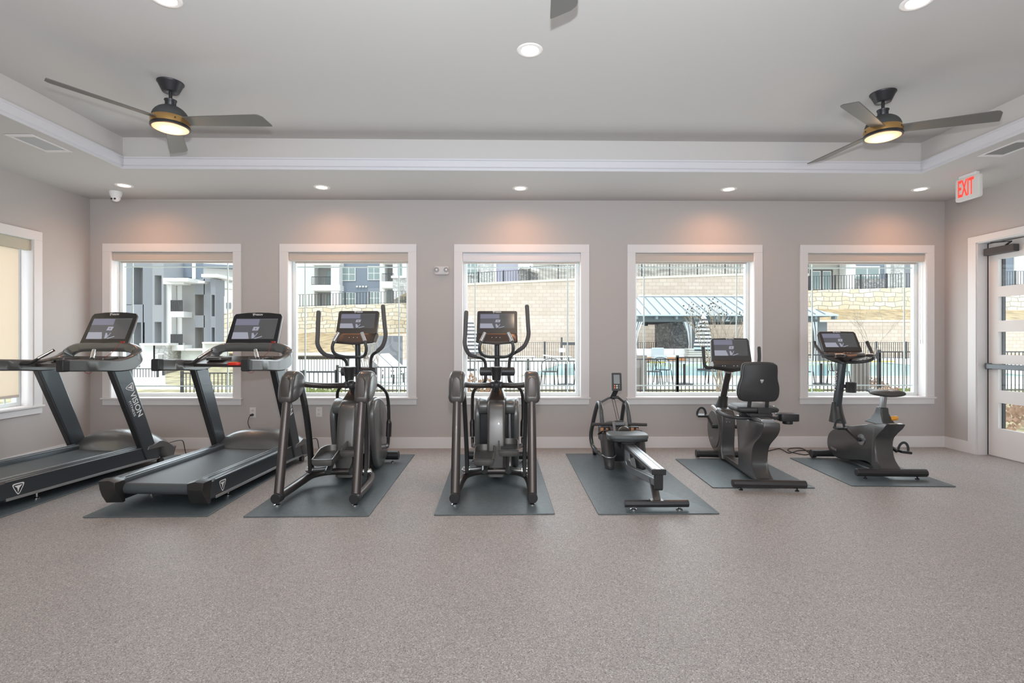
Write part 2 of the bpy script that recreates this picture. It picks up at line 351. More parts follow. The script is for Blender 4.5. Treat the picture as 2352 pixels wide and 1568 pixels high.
# windows: casing, sill, apron (structure), vinyl frame with prairie bars, glass
def window(i, a, b, T):
    """T maps (u along wall, d depth outward from the inner wall face, z) to world"""
    def bx(m, u0, u1, d0, d1, z0, z1):
        vs = [T(u, d, z) for z in (z0, z1) for d in (d0, d1) for u in (u0, u1)]
        m.add(vs, [(0, 2, 3, 1), (4, 5, 7, 6), (0, 1, 5, 4), (2, 6, 7, 3), (0, 4, 6, 2), (1, 3, 7, 5)])
    root = struct(empty('window_%d' % i))
    i0, i1 = a+CAS, b-CAS
    m = MB(); bx(m, a, i0, -.018, 0, WZ0, WZ1); bx(m, i1, b, -.018, 0, WZ0, WZ1); bx(m, a, b, -.018, 0, WZ1, WZ1+.096)
    bx(m, i0-.002, i0+.006, -.01, .13, WZ0, WZ1); bx(m, i1-.006, i1+.002, -.01, .13, WZ0, WZ1); bx(m, i0, i1, -.01, .13, WZ1-.006, WZ1+.002)
    m.build('window_casing', TRIM, root, bevel=.002)
    m = MB(); bx(m, a-.014, b+.014, -.035, 0, WZ0-.02, WZ0); bx(m, i0, i1, 0, .14, WZ0-.02, WZ0+.002); m.build('window_sill', TRIM, root, bevel=.003)
    m = MB(); bx(m, a, b, -.016, 0, WZ0-.09, WZ0-.02); m.build('window_apron', TRIM, root, bevel=.002)
    f0, f1, zz0, zz1 = i0+.006, i1-.006, WZ0+.002, WZ1-.006; t = .045; m = MB()
    bx(m, f0, f0+t, .12, .18, zz0, zz1); bx(m, f1-t, f1, .12, .18, zz0, zz1); bx(m, f0+t, f1-t, .12, .18, zz0, zz0+t*.9); bx(m, f0+t, f1-t, .12, .18, zz1-t, zz1)
    m.build('window_frame', VINYL, root, bevel=.003)
    g0, g1, h0, h1 = f0+t, f1-t, zz0+t*.9, zz1-t
    m = MB(); q = .007
    for u in (g0+.10, g1-.10): bx(m, u-q, u+q, .146, .154, h0, h1)
    for z in (h0+.085, h1-.085-.03): bx(m, g0, g1, .1465, .1535, z-q, z+q)
    m.build('window_grille', mat('sage_bars', (.58, .68, .67), .5), root)
    m = MB(); bx(m, g0, g1, .158, .162, h0, h1); m.build('window_glass', GLASS, root)
    return f0, f1, bx, root
SH = []
for i, (a, b) in enumerate(WINS, 1):
    f0, f1, bx, root = window(i, a, b, lambda u, d, z: (u, YB+d, z))
    SH.append((f0, f1, bx))
shade_lab = ['beige roller shade rolled up in the leftmost back-wall window behind the treadmills', 'roller shade rolled up in the second back-wall window, above the left elliptical',
  'white-faced roller shade rolled up in the middle back-wall window', 'roller shade rolled up in the fourth back-wall window, above the recumbent bike', 'roller shade rolled up in the rightmost back-wall window, nearest the exit door']
for k, (f0, f1, bx) in enumerate(SH):
    r = tag(empty('roller_shade', ((f0+f1)/2, YB, 2.35)), shade_lab[k], 'blind', 'rolled-up shades of the back wall')
    m = MB(); bx(m, f0, f1, .012, .085, 2.298, 2.398); o = m.build('shade_cassette', mat('shade_white', (.70, .69, .72), .6) if k == 2 else SHADE, bevel=.006)
    o.parent = r; o.matrix_parent_inverse = Matrix.Translation(r.location).inverted()
    m = MB(); x1 = f1-.05 if k > 2 else f1-.01; x0 = f0+.05 if k < 2 else f0+.01
    bx(m, x0, x1, .072, .088, 2.276, 2.298); o = m.build('hem_bar', SHADE, bevel=.003); o.parent = r; o.matrix_parent_inverse = Matrix.Translation(r.location).inverted()
    if k in (0, 4):
        cx = f1-.03 if k == 4 else f0+.03; m = MB(); m.cyl((cx, YB+.05, 2.29), (cx, YB+.05, 1.32), .0025, seg=6); m.cyl((cx+.014, YB+.05, 2.29), (cx+.014, YB+.05, 1.32), .0025, seg=6)
        m.cyl((cx+.007, YB+.05, 1.33), (cx+.007, YB+.05, 1.28), .008, seg=8); o = m.build('bead_chain', WHITE); o.parent = r; o.matrix_parent_inverse = Matrix.Translation(r.location).inverted()
_, _, bx, root = window(6, LWY0, LWY1, lambda u, d, z: (XL-d, u, z))
r = tag(empty('roller_shade', (XL, 4.8, 2.35)), 'cream roller shade pulled down over the left wall window, glowing with daylight', 'blind')
shm = bpy.data.materials.new('sunlit_shade'); shm.use_nodes = True; nt = shm.node_tree; nt.nodes.remove(nt.nodes['Principled BSDF'])
_d = nt.nodes.new('ShaderNodeBsdfDiffuse'); _d.inputs[0].default_value = (.72, .66, .58, 1); _t = nt.nodes.new('ShaderNodeBsdfTranslucent'); _t.inputs[0].default_value = (.88, .80, .69, 1)
_x = nt.nodes.new('ShaderNodeMixShader'); _x.inputs[0].default_value = .6; nt.links.new(_d.outputs[0], _x.inputs[1]); nt.links.new(_t.outputs[0], _x.inputs[2]); nt.links.new(_x.outputs[0], nt.nodes['Material Output'].inputs[0])
for nm, args, mt in (('shade_cassette', (LWY0+.1, LWY1-.105, .012, .085, 2.285, 2.398), mat('shade_greige', (.50, .47, .38), .8)), ('shade_fabric', (LWY0+.14, LWY1-.185, .068, .071, .75, 2.29), shm), ('hem_bar', (LWY0+.14, LWY1-.185, .062, .077, .725, .752), SHADE)):
    m = MB(); bx(m, *args); o = m.build(nm, mt); o.parent = r; o.matrix_parent_inverse = Matrix.Translation(r.location).inverted()

# exit door on the right wall
root = struct(empty('door_1'))
m = MB(); m.box(XR-.018, XR, DY1, DY1+.102, 0, DZ).box(XR-.018, XR, DY0-.1, DY0, 0, DZ).box(XR-.018, XR, DY0-.1, DY1+.102, DZ, DZ+.075)
m.box(XR-.005, XR+.2, DY1-.012, DY1+.002, 0, DZ).box(XR-.005, XR+.2, DY0-.002, DY0+.012, 0, DZ).box(XR-.005, XR+.2, DY0, DY1, DZ-.012, DZ+.002)
m.build('door_frame', TRIM, root, bevel=.002)
m = MB(); dx0, dx1 = XR+.105, XR+.15; dy0, dy1 = DY0+.02, DY1-.03
st = .115; rows = [(.22, .47), (.62, .90), (1.09, 1.36), (1.54, 1.80), (1.97, 2.27)]
rows = [(.33, .62), (.76, 1.06+.0), (1.16, 1.42), (1.545, 1.815), (1.93, 2.24)]
m.box(dx0, dx1, dy0, dy0+st, .012, DZ-.02).box(dx0, dx1, dy1-st, dy1, .012, DZ-.02)
zz = .012
for a, b in rows: m.box(dx0, dx1, dy0+st, dy1-st, zz, a); zz = b
m.box(dx0, dx1, dy0+st, dy1-st, zz, DZ-.02)
m.build('door_panel', mat('door_paint', (.74, .70, .68), .5), root)
m = MB()
for a, b in rows: m.box(dx0+.02, dx0+.024, dy0+st, dy1-st, a, b)
m.build('door_glass', GLASS, root)
m = MB()
for a, b in rows: m.box(dx1-.004, dx1+.03, dy1-st-.012, dy1-st+.002, a, b)
m.build('glazing_bead', DARK, root)
m = MB(); m.box(XR+.108, XR+.15, dy1+.001, DY1-.0125, .01, DZ-.013).box(XR+.108, XR+.15, dy0, dy1, DZ-.0195, DZ-.0125); m.build('door_gap_shade', BLACK, root)  # black strips in the hinge-side and top gaps, standing in for their shade
m = MB(); m.box(XR+.1, XR+.2, dy0, dy1, 0, .010); m.build('threshold', mat('alu', (.5, .5, .5), .4, .8), root)
m = MB(); m.box(XR+.045, XR+.1, dy0+.05, dy1-.03, 1.0, 1.055); m.box(XR+.06, XR+.104, dy1-.045, dy1-.002, .993, 1.062); m.build('panic_bar', mat('bar_grey', (.12, .13, .14), .35, .6), root, bevel=.004)
m = MB(); m.box(XR+.03, XR+.1, dy1-.36, dy1-.015, 2.29, 2.37); m.build('door_closer', mat('closer_bronze', (.07, .065, .065), .45, .3), root, bevel=.006)
m = MB(); m.bar([(XR+.06, dy1-.25, 2.375), (XR+.03, dy1-.34, 2.40)], .018, .012, smooth=False).bar([(XR+.03, dy1-.34, 2.40), (XR+.02, dy1-.12, 2.425)], .018, .012, smooth=False); m.build('closer_arm', BLACK, root)

# ------------------------------------------------------------------ ceiling and wall fittings
LENS = mat('lit_lens', (1, .9, .8), .5, emit=(1, .86, .70), es=7)
def downlight():
    r = empty('recessed_light')
    m = MB(); m.lathe([(.060, -.001), (.066, -.006), (.086, -.005), (.091, 0), (.091, .004), (.060, .004)], seg=36, ring=True)
    rings = m.build('trim_ring', mat('light_ring', (.86, .82, .80), .4), r, smooth=50)
    MB().lathe([(.0605, .002), (.0605, -.0005), (.03, -.0005), (.001, -.0005)], seg=36).build('light_lens', LENS, r)
    return r
sl = ['recessed downlight in the lowered ceiling beside the dome camera, leftmost of the row', 'recessed downlight in the lowered ceiling above the second back window', 'recessed downlight in the lowered ceiling above the middle window',
      'recessed downlight in the lowered ceiling above the fourth back window', 'recessed downlight in the lowered ceiling nearest the exit sign, rightmost of the row']
tl = ['round downlight in the raised ceiling below the cropped fan blade, top centre', 'downlight cut by the top edge of the photo, above the left fan', 'downlight cut by the top edge of the photo, top right']
base = downlight(); base.scale = (1, 1, 1)
for k, (x, y) in enumerate(SOFFIT_LIGHTS+TRAY_LIGHTS):
    r = base if k == 0 else dup(base)
    r.location = (x, y, ZS if k < 5 else ZC)
    tag(r, sl[k] if k < 5 else tl[k-5], 'light', 'downlights of the lowered ceiling' if k < 5 else 'downlights of the raised ceiling')
def vent(loc, lab):
    r = tag(empty('ceiling_vent', loc), lab, 'vent', 'ceiling air vents')
    m = MB(); W, L = .115, .20
    for a in ((-W, -W+.022, -L, L), (W-.022, W, -L, L), (-W+.022, W-.022, -L, -L+.045), (-W+.022, W-.022, L-.045, L)): m.box(a[0], a[1], a[2], a[3], -.008, 0)
    m.build('vent_frame', TRIM, r, bevel=.002)
    m = MB(); 
    for k in range(9):
        x = -.085+k*.0212; m.quad((x-.009, -L+.045, -.004), (x+.006, -L+.045, -.001), (x+.006, L-.045, -.001), (x-.009, L-.045, -.004))
    m.build('vent_louvres', mat('louvre_grey', (.42, .43, .44), .5), r); return r
vent((-4.065, 4.51, ZS), 'white ceiling vent in the lowered ceiling at the left, above the left window')
vent((4.505, 4.53, ZS), 'white ceiling vent in the lowered ceiling at the right, before the exit sign')
# dome camera
r = tag(empty('security_camera', (-4.525, 5.983, ZS)), 'small white dome camera hanging under the ceiling by the left corner', 'camera')
MB().lathe([(.062, 0), (.062, -.018), (.055, -.05), (.046, -.065), (.02, -.066)], seg=28).build('camera_base', WHITE, r, smooth=50)
MB().sphere((0, 0, -.07), .047, 20).build('camera_ball', WHITE, r)
m = MB()
for s in (-1, 1): m.cyl((s*.018, -.036, -.088), (s*.019+.004, -.048, -.094), .010, seg=12)
m.build('camera_lens', BLACK, r)
# exit sign
r = tag(empty('exit_sign', (4.78, 5.24, ZS)), 'white exit sign with red letters hanging under the ceiling near the door', 'sign')
m = MB(); m.pillow(rrect(-.135, .135, -.265, -.03, .02), -.022, .022, axis='x', r=.006); m.build('sign_box', mat('sign_white', (.80, .78, .76), .5), r)
MB().box(-.02, .02, -.1, .1, -.03, 0).build('sign_canopy', WHITE, r, bevel=.004)
Mx = Matrix.Translation((-.0235, .012, -.147)) @ Matrix.Rotation(-PI/2, 4, 'Z') @ Matrix.Rotation(PI/2, 4, 'X')
text('letters', 'EXIT', .245, mat('exit_red', (.9, .03, .02), .5, emit=(1, .06, .04), es=1.0), r, Mx, sx=.37, bold=.004)
# emergency light
r = tag(empty('emergency_light', (-.79, YB, 2.176)), 'small white twin-head emergency light on the wall left of the middle window', 'light')
MB().pillow(rrect(-.088, .088, -.053, .053, .02), -.05, 0, axis='y', r=.015).build('light_body', mat('pale_plastic', (.66, .62, .61), .5), r)
for s in (-1, 1):
    h = MB().lathe([(.024, 0), (.030, -.02), (.030, -.03), (.022, -.031)], (s*.058, -.045, .004), seg=20, axis='y').build('lamp_head', mat('lamp_ring', (.30, .29, .29), .4), r)
    MB().sphere((s*.058, -.072, .004), .013, 12).build('lamp_bulb', mat('bulb_clear', (.9, .9, .9), .2), h)
# outlets
ol = ['white wall outlet with a black plug in it, beside the second treadmill', 'empty white wall outlet under the second back window, left of the left elliptical', 'white wall outlet half hidden behind the left elliptical']
def outlet(): 
    r = empty('wall_outlet'); MB().pillow(rrect(-.038, .038, -.062, .062, .006), -.006, 0, axis='y', r=.003).build('cover_plate', mat('plate_white', (.72, .68, .66), .5), r)
    m = MB()
    for z in (-.024, .024):
        m.pillow(ellipse(0, z, .017, .015, 16), -.0075, -.005, axis='y', r=.001); m.mi = 1
        m.box(-.007, -.005, -.0085, -.0075, z, z+.008).box(.005, .007, -.0085, -.0075, z, z+.008); m.mi = 0
    m.build('socket', [mat('socket_white', (.66, .62, .60), .5), BLACK], r); return r
ob = outlet()
for k, (px, py) in enumerate(((581, 947), (733, 946), (886, 944))):
    r = ob if k == 0 else dup(ob); p = at(px, py, YB); r.location = p; tag(r, ol[k], 'outlet', 'wall outlets')
p = at(581, 952, YB)
m = MB(); m.cyl((p.x, YB-.01, p.z), (p.x-.004, YB-.05, p.z), .016, .012); m.tube([(p.x-.004, YB-.045, p.z), (p.x-.02, YB-.06, p.z-.03), (p.x-.03, YB-.06, p.z-.09), (p.x-.01, YB-.06, p.z-.15), (p.x+.06, YB-.07, p.z-.24), (p.x+.07, YB-.09, .06), (p.x+.1, YB-.2, .012)], .0045, seg=8)
tag(m.build('power_cable', BLACK), 'black power cord plugged into the outlet behind the second treadmill', 'cord')
p = at(886, 949, YB)
m = MB(); m.cyl((p.x, YB-.01, p.z), (p.x-.004, YB-.05, p.z), .014, .011); m.tube([(p.x-.004, YB-.045, p.z), (p.x-.02, YB-.06, p.z-.04), (p.x-.01, YB-.05, p.z-.2), (p.x, YB-.06, .012)], .0045, seg=8)
tag(m.build('power_cable', BLACK), 'black cord plugged into the outlet behind the left elliptical', 'cord')

# ------------------------------------------------------------------ ceiling fans
def fan():
    r = empty('ceiling_fan')
    MB().lathe([(.094, 0), (.094, -.006), (.088, -.012), (.058, -.075), (.055, -.078), (.012, -.078)], seg=36).build('canopy', FANDARK, r, smooth=50)
    MB().cyl((0, 0, -.07), (0, 0, -.2), .0125, seg=14).build('downrod', FANDARK, r)
    MB().lathe([(.02, -.135), (.044, -.137), (.044, -.145), (.038, -.15), (.038, -.19), (.03, -.2)], seg=24).build('rod_coupling', FANDARK, r, smooth=50)
    MB().lathe([(.035, -.185)]+[(.128*math.sin(a), -.285+.105*math.cos(a)) for a in [PI/2*k/8 for k in range(1, 9)]]+[(.05, -.287)], seg=40).build('motor_dome', mat('dome_grey', (.055, .057, .058), .6), r, smooth=50)
    b = MB().lathe([(.05, -.284), (.130, -.284), (.136, -.30), (.136, -.335), (.12, -.34), (.05, -.34)], seg=40).build('brass_band', BRASS, r, smooth=50)
    for k in range(6): a = PI/3*k+.3; MB().cyl((.13*math.cos(a), .13*math.sin(a), -.312), (.1395*math.cos(a), .1395*math.sin(a), -.312), .006, seg=8).build('band_screw', BLACK, b)
    MB().lathe([(.10, -.335), (.134, -.335), (.138, -.345), (.138, -.355), (.128, -.36), (.10, -.358)], seg=40).build('light_rim', FANDARK, r, smooth=50)
    MB().lathe([(.127, -.350), (.124, -.362), (.10, -.372), (.05, -.379), (.001, -.381)], seg=40).build('light_diffuser', mat('fan_lens', (.95, .75, .55), .5, emit=(1, .50, .20), es=.8), r, smooth=60)
    for k in range(3):
        a = 2*PI*k/3; M = Matrix.Rotation(a, 4, 'Z') @ Matrix.Translation((0, 0, -.308)) @ Matrix.Rotation(math.radians(-13), 4, 'X')
        m = MB(); rings = []
        N = 28
        for i in range(N+1):
            t = i/N; x = .115+.66*t; w0 = -.052-.022*t**.8; w1 = .050+.022*t**.8
            if t > .90: q = (t-.90)/.10; w0 += .135*(1-math.sqrt(max(0, 1-q*q)))
            rings.append([M @ Vector((x, w0, 0)), M @ Vector((x, w1, 0)), M @ Vector((x, w1, .008)), M @ Vector((x, w0, .008))])
        m.loft(rings); m.build('fan_blade', BLADE, r, bevel=.002)
    return r
f = fan(); f.location = (-2.64, 4.055, ZC); f.rotation_euler = (0, 0, math.radians(-2)); tag(f, 'dark three-blade ceiling fan with brass band and lit globe above the treadmills', 'ceiling fan', 'ceiling fans')
g = dup(f); g.location = (3.087, 4.163, ZC); g.rotation_euler = (0, 0, math.radians(-22)); g['label'] = 'dark three-blade ceiling fan with brass band and lit globe above the bikes'
g = dup(f); g.location = (.235, 1.925, ZC); g.rotation_euler = (0, 0, math.radians(85)); g['label'] = 'ceiling fan of which only one blade shows at the top centre'
for x, y in ((-2.64, 4.055), (3.087, 4.163)): lamp('fan_bulb', 'POINT', (x, y, ZC-.42), 3.5, (1, .6, .3), shadow_soft_size=.08)

# ================================================================== MACHINES
def mirrored(pts): return [(-p[0], p[1], p[2]) for p in pts]
SCR = [mat('screen_glass', (.02, .02, .022), .12, emit=(.30, .30, .34), es=.30), mat('screen_blue', (.02, .02, .03), .12, emit=(.36, .36, .48), es=.50),
       mat('screen_light', (.02, .02, .03), .12, emit=(.55, .56, .66), es=.62), mat('screen_dim', (.02, .02, .02), .12, emit=(.25, .25, .26), es=.28)]
def logo_v(m, M, s):
    """shield-shaped logo: outlined rounded triangle with an inner blade, in the plane of M"""
    tri = [(-.5, .45), (0, .52), (.5, .45), (.34, -.05), (0, -.55), (-.34, -.05)]; out = sm2(tri, 4); inn = [(x*.80, y*.80) for x, y in out]; n = len(out)
    vs = [M @ Vector((x*s, y*s, 0)) for x, y in out]+[M @ Vector((x*s, y*s, 0)) for x, y in inn]
    m.add(vs, [(k, (k+1) % n, n+(k+1) % n, n+k) for k in range(n)])
    m.add([M @ Vector((x*s, y*s, 0)) for x, y in ((-.34, .30), (.36, .32), (.10, .05), (-.02, -.36), (-.1, .08))], [(0, 1, 2, 3, 4)])
def display(root, M, W, H, flip=1, name='display'):
    """screen picture + printed wordmark on the plane M (x right, y up, z towards the viewer)"""
    m = MB()
    def q(mi, pts, z): m.mi = mi; m.add([M @ Vector((x*W/2, y*H/2, z)) for x, y in pts], [tuple(range(len(pts)))])
    q(0, [(-1, -1), (1, -1), (1, 1), (-1, 1)], .0008)
    q(1, [(-1, .35), (.12, .35), (.12, .95), (-1, .95)], .0014)
    q(2, [(-1, -1), (-.18, -1), (-.30, -.35), (-1, -.35)], .0014)
    q(3, [(.15, -1), (1, -1), (1, .9), (.15, .9)], .0012)
    q(2, [(-.12, -.18), (.16, -.18), (.20, .18), (-.08, .18)], .0018)
    q(0, [(.01, -.06), (.06, -.06), (.07, .06), (.02, .06)], .0022)
    q(2, [(-.10, -.42), (-.02, -.42), (.06, -.68), (.02, -.95), (-.06, -.95)], .0018)
    q(2, [(.16, -.42), (.20, -.42), (.04, -.92), (.0, -.92)], .0020)
    q(2, [(.04, -.95), (.40, -.72), (.44, -.78), (.14, -.98)], .0018)
    return m.build('screen', SCR, root, smooth=0)
def wordmark(root, M, w):
    t = text('brand_lettering', 'VISION', w*.26, WHITE, root, M @ Matrix.Translation((w*.1, 0, .0012)), ext=.0004, sx=1.0, bold=w*.004)
    m = MB(); logo_v(m, M @ Matrix.Translation((-w*.46, 0, .0012)), w*.28); m.build('brand_mark', WHITE, root, smooth=0)
def plane(o, xdir, ydir):
    x = Vector(xdir).normalized(); y = (Vector(ydir)-x*Vector(ydir).dot(x)).normalized(); z = x.cross(y)
    return Matrix(((x.x, y.x, z.x, o[0]), (x.y, y.y, z.y, o[1]), (x.z, y.z, z.z, o[2]), (0, 0, 0, 1)))
def foot(m, x, y, h=.05, r=.022): m.lathe([(r, 0), (r, .008), (r*.6, .012), (r*.35, .014), (r*.35, h)], (x, y, 0), seg=16)

# ---------------------------------------------------------------- treadmill
def treadmill(zmat=.0):
    R = empty('treadmill'); T = Frame(-2.73, 4.08, 3.8)
    for s in (-1, 1):
        X = lambda x: s*x
        m = MB()
        prof = [(.285, .185), (.30, .222), (.345, .235), (.41, .228), (.425, .21), (.425, .085), (.40, .062), (.30, .062), (.285, .10)]
        ring = lambda y: [(X(a), y, b) for a, b in prof]
        m.loft([ring(-.035), ring(1.50)]); sr = m.build('side_rail', mat('rail_grey', (.065, .075, .085), .33, .45), R)
        m = MB(); m.box(X(.414), X(.431), .03, 1.5, .070, .092).box(X(.414), X(.428), .03, 1.4, .216, .222).box(X(.315), X(.322), .03, 1.3, .2275, .232).box(X(.365), X(.370), .03, 1.3, .2335, .2365)
        m.build('rail_trim', SILVER if s else SILVER, sr, bevel=.001)
        m = MB(); m.loft([[(X(a), y, b) for a, b in pts] for y, pts in ((-.02, [(.278, .05), (.278, .222), (.345, .240), (.43, .232), (.42, .045)]), (-.045, [(.275, .048), (.275, .222), (.345, .241), (.432, .233), (.415, .042)]), (-.085, [(.28, .115), (.28, .220), (.345, .238), (.428, .230), (.418, .11)]), (-.112, [(.29, .175), (.29, .218), (.345, .234), (.42, .226), (.412, .17)]))])
        cap = m.build('rail_end_cap', mat('cap_black', (.03, .029, .029), .3), R, bevel=.003, smooth=20)
        m = MB(); m.cyl((X(.33), -.06, .155), (X(.33), -.072, .155), .007, seg=10).cyl((X(.33), -.074, .155), (X(.33), -.0765, .155), .004, seg=8); m.build('bolt', CHROME, cap)
        m = MB(); lm = plane((X(.4265), .12, .148), (0, s, 0), (0, 0, 1)); logo_v(m, lm, .085); m.build('brand_mark', WHITE, R, smooth=0)
        # uprights
        poly = [(1.335, .09), (1.50, .07), (1.135, 1.03), (.945, 1.03)]
        m = MB(); m.prism(poly, X(.372), X(.435)); up = m.build('upright', mat('upright_grey', (.075, .088, .098), .32, .45, coat=.2), R, bevel=.012)
        e = [(1.325, .09), (1.34, .088), (.95, 1.03), (.932, 1.03)]
        m = MB(); m.prism(e, X(.375), X(.432)); m.build('upright_edge', BLACK, up, bevel=.004)
        if s > 0:
            d = Vector((0, -.38, .94)).normalized()
            M = plane((.4365, 1.185, .70), tuple(-d), (0, .94, .38))
            t = text('brand_lettering', 'VISION', .085, WHITE, up, M @ Matrix.Translation((.03, .005, 0)), ext=.0005, bold=.0012)
            t = text('brand_lettering', 'FITNESS', .036, WHITE, up, M @ Matrix.Translation((.045, -.052, 0)), ext=.0005, sx=1.35)
            mm = MB(); logo_v(mm, M @ Matrix.Translation((-.165, .0, .0006)) @ Matrix.Rotation(-.25, 4, 'Z'), .085); mm.build('brand_mark', WHITE, up, smooth=0)
        m = MB(); foot(m, X(.34), .33, .06); m.build('foot', CHROME, R)
        m = MB(); m.cyl((X(.40), 1.52, .036), (X(.43), 1.52, .036), .033); m.build('transport_wheel', BLACK, R)
    m = MB(); m.box(-.285, .285, .0, 1.5, .176, .192); m.cyl((-.28, -.005, .150), (.28, -.005, .150), .044, seg=24); m.build('running_belt', BELT, R)
    m = MB(); m.box(-.285, .285, .03, 1.45, .12, .174); m.build('running_deck', BLACK, R)
    # motor hood
    m = MB(); rings = []
    for i in range(25):
        x = -.445+.89*i/24; q = abs(x)/.445; h = .255+.115*(1-q**2.4); yf = 1.24+.10*(q**3); e = .012*(q**6)
        if q < .84: lo = .193
        else: lo = .193
        rings.append([(x, yf, lo), (x, yf+.012, lo+.03), (x, yf+.09, h-.02), (x, yf+.14, h), (x, 1.52, h-.004), (x, 1.60, h-.02-.02*q), (x, 1.67, h-.07-.03*q), (x, 1.705, .16), (x, 1.67, .07), (x, yf+.25, .07), (x, yf+.2, .19)])
    m.loft(rings); m.build('motor_hood', mat('hood_grey', (.17, .175, .175), .33, .5, coat=.3), R, smooth=50)
    m = MB(); m.box(-.38, .38, 1.45, 1.66, .05, .1); m.build('front_frame', BLACK, R, bevel=.006)
    # console arch that runs into the handrails
    P = [(-.41, .50, 1.10), (-.41, .80, 1.083), (-.41, 1.0, 1.072), (-.41, 1.16, 1.095), (-.405, 1.24, 1.15), (-.375, 1.27, 1.205), (-.30, 1.275, 1.238), (-.15, 1.28, 1.246)]
    P = P+[(0, 1.28, 1.247)]+[(-p[0], p[1], p[2]) for p in reversed(P)]
    pts = catmull(P, 6)
    def sec(i, t):
        u = abs(t-.5)*2; ww = .036 if u > .45 else .036-.010*(1-u/.45); hh = .053+.014*math.exp(-((u-.62)/.12)**2) if u > .6 else .045+.022*max(0, (u-.3)/.3)
        c = .012
        return [(ww, -hh+c), (ww, hh-c), (ww-c, hh), (-ww+c, hh), (-ww, hh-c), (-ww, -hh+c), (-ww+c, -hh), (ww-c, -hh)]
    m = MB()
    rings = []
    for i, p in enumerate(pts):
        tan = (pts[min(i+1, len(pts)-1)]-pts[max(i-1, 0)]).normalized(); t = i/(len(pts)-1); u = abs(t-.5)*2
        # width axis turns from sideways (rails) to forward (arch)
        side = Vector((0, 0, 1)).cross(tan); side = side.normalized() if side.length > .05 else Vector((0, 1, 0))
        upv = tan.cross(side).normalized()
        rings.append([p+side*a+upv*b for a, b in sec(i, t)])
    m.loft(rings); m.build('handrail_arch', GUNL, R, bevel=0, smooth=45)
    for s in (-1, 1):
        m = MB(); m.bar([(s*.41, .455, 1.10), (s*.41, .52, 1.099)], .074, .108, smooth=False); m.build('rail_end_grip', BLACK, R, bevel=.01)
        # pulse grip
        m = MB(); a, b, c = (s*.375, .78, 1.10), (s*.33, .82, 1.10), (s*.22, .96, 1.225)
        m.tube([a, b, (s*.305, .86, 1.13), c], .0135, seg=10); g = m.build('pulse_grip', BLACK, R)
        m = MB(); m.tube([(s*.292, .866, 1.146), (s*.225, .95, 1.222)], lambda t: .017, smooth=False, seg=12); m.build('grip_contact', CHROME, g)
    # lower control tray
    m = MB(); m.loft([[(x, .88+abs(x)*.1, 1.058), (x, .87+abs(x)*.1, 1.09), (x, 1.20, 1.155), (x, 1.235, 1.15), (x, 1.235, 1.12)] for x in (-.385, -.2, 0, .2, .385)])
    m.build('control_tray', mat('tray_brown', (.06, .055, .053), .35, .3), R, bevel=.006)
    m = MB(); m.pillow(rrect(-.30, -.13, .97, 1.16, .03), 1.118, 1.150, axis='z', r=.006); m.pillow(rrect(.13, .30, .97, 1.16, .03), 1.118, 1.150, axis='z', r=.006); m.build('cup_tray', mat('tray_edge', (.11, .105, .10), .3, .4), R)
    m = MB(); m.pillow(ellipse(.07, .855, .065, .03, 24), 1.078, 1.106, axis='z', r=.008, inset=.008); k = m.build('stop_button', RED, R)
    m = MB(); m.pillow(ellipse(.07, .85, .045, .018, 20), 1.104, 1.111, axis='z', r=.003); m.build('button_face', ORANGE, k)
    m = MB(); m.tube([(.10, .9, 1.10), (.16, .9, 1.03), (.2, .92, 1.0), (.23, .94, 1.04), (.24, 1.0, 1.12), (.27, 1.1, 1.2), (.25, 1.2, 1.285)], .002, seg=5); m.pillow(rrect(.235, .275, 1.215, 1.24, .005), 1.288, 1.306, axis='z', r=.004); m.build('safety_clip', mat('clip_red', (.35, .03, .02), .5), R)
    # display
    b0, b1, zb, zt = 1.255, 1.405, 1.272, 1.612
    M = plane((0, (b0+b1)/2, (zb+zt)/2), (1, 0, 0), (0, b1-b0, zt-zb)); Hh = math.hypot(b1-b0, zt-zb)
    outl = [(-.275, -Hh/2), (.275, -Hh/2), (.262, Hh/2-.045), (.245, Hh/2-.018), (.12, Hh/2-.003), (0, Hh/2), (-.12, Hh/2-.003), (-.245, Hh/2-.018), (-.262, Hh/2-.045)]
    m = MB(); m.loft([[M @ Vector((x, y, 0)) for x, y in outl], [M @ Vector((x*1.0, y, -.012)) for x, y in outl]]); h = m.build('display_bezel', mat('bezel_black', (.018, .018, .02), .22), R, bevel=.003)
    m = MB(); m.loft([[M @ Vector((x*1.01, y+.001, -.012)) for x, y in outl], [M @ Vector((x*1.01, y, -.03)) for x, y in outl], [M @ Vector((x*.88, y*.9, -.06)) for x, y in outl]]); m.build('display_back', mat('display_back', (.24, .24, .245), .35, .4), R, bevel=.004)
    display(h, M @ Matrix.Translation((.004, -.005, 0)), .452, .235); wordmark(h, M @ Matrix.Translation((0, Hh/2-.028, 0)), .10)
    m = MB(); m.box(-.16, .16, 1.30, 1.36, 1.20, 1.34); m.build('display_mount', DARK, R, bevel=.008)
    m = MB(); m.tube([(.40, 1.66, .20), (.44, 1.73, .21), (.475, 1.76, .2), (.49, 1.77, .12), (.49, 1.78, .03), (.40, 1.76, .012)], .0045, seg=7); m.build('power_cord', BLACK, R)
    T.place(R); return R
t2 = treadmill(); tag(t2, 'grey treadmill in front of the first back window, second from the left', 'treadmill', 'treadmills')
t1 = dup(t2); Frame(-4.30, 4.035, 8).place(t1); t1['label'] = 'leftmost grey treadmill beside the shaded left window, cut by the photo edge'
for o in (t1, t2): o.location.z = .009
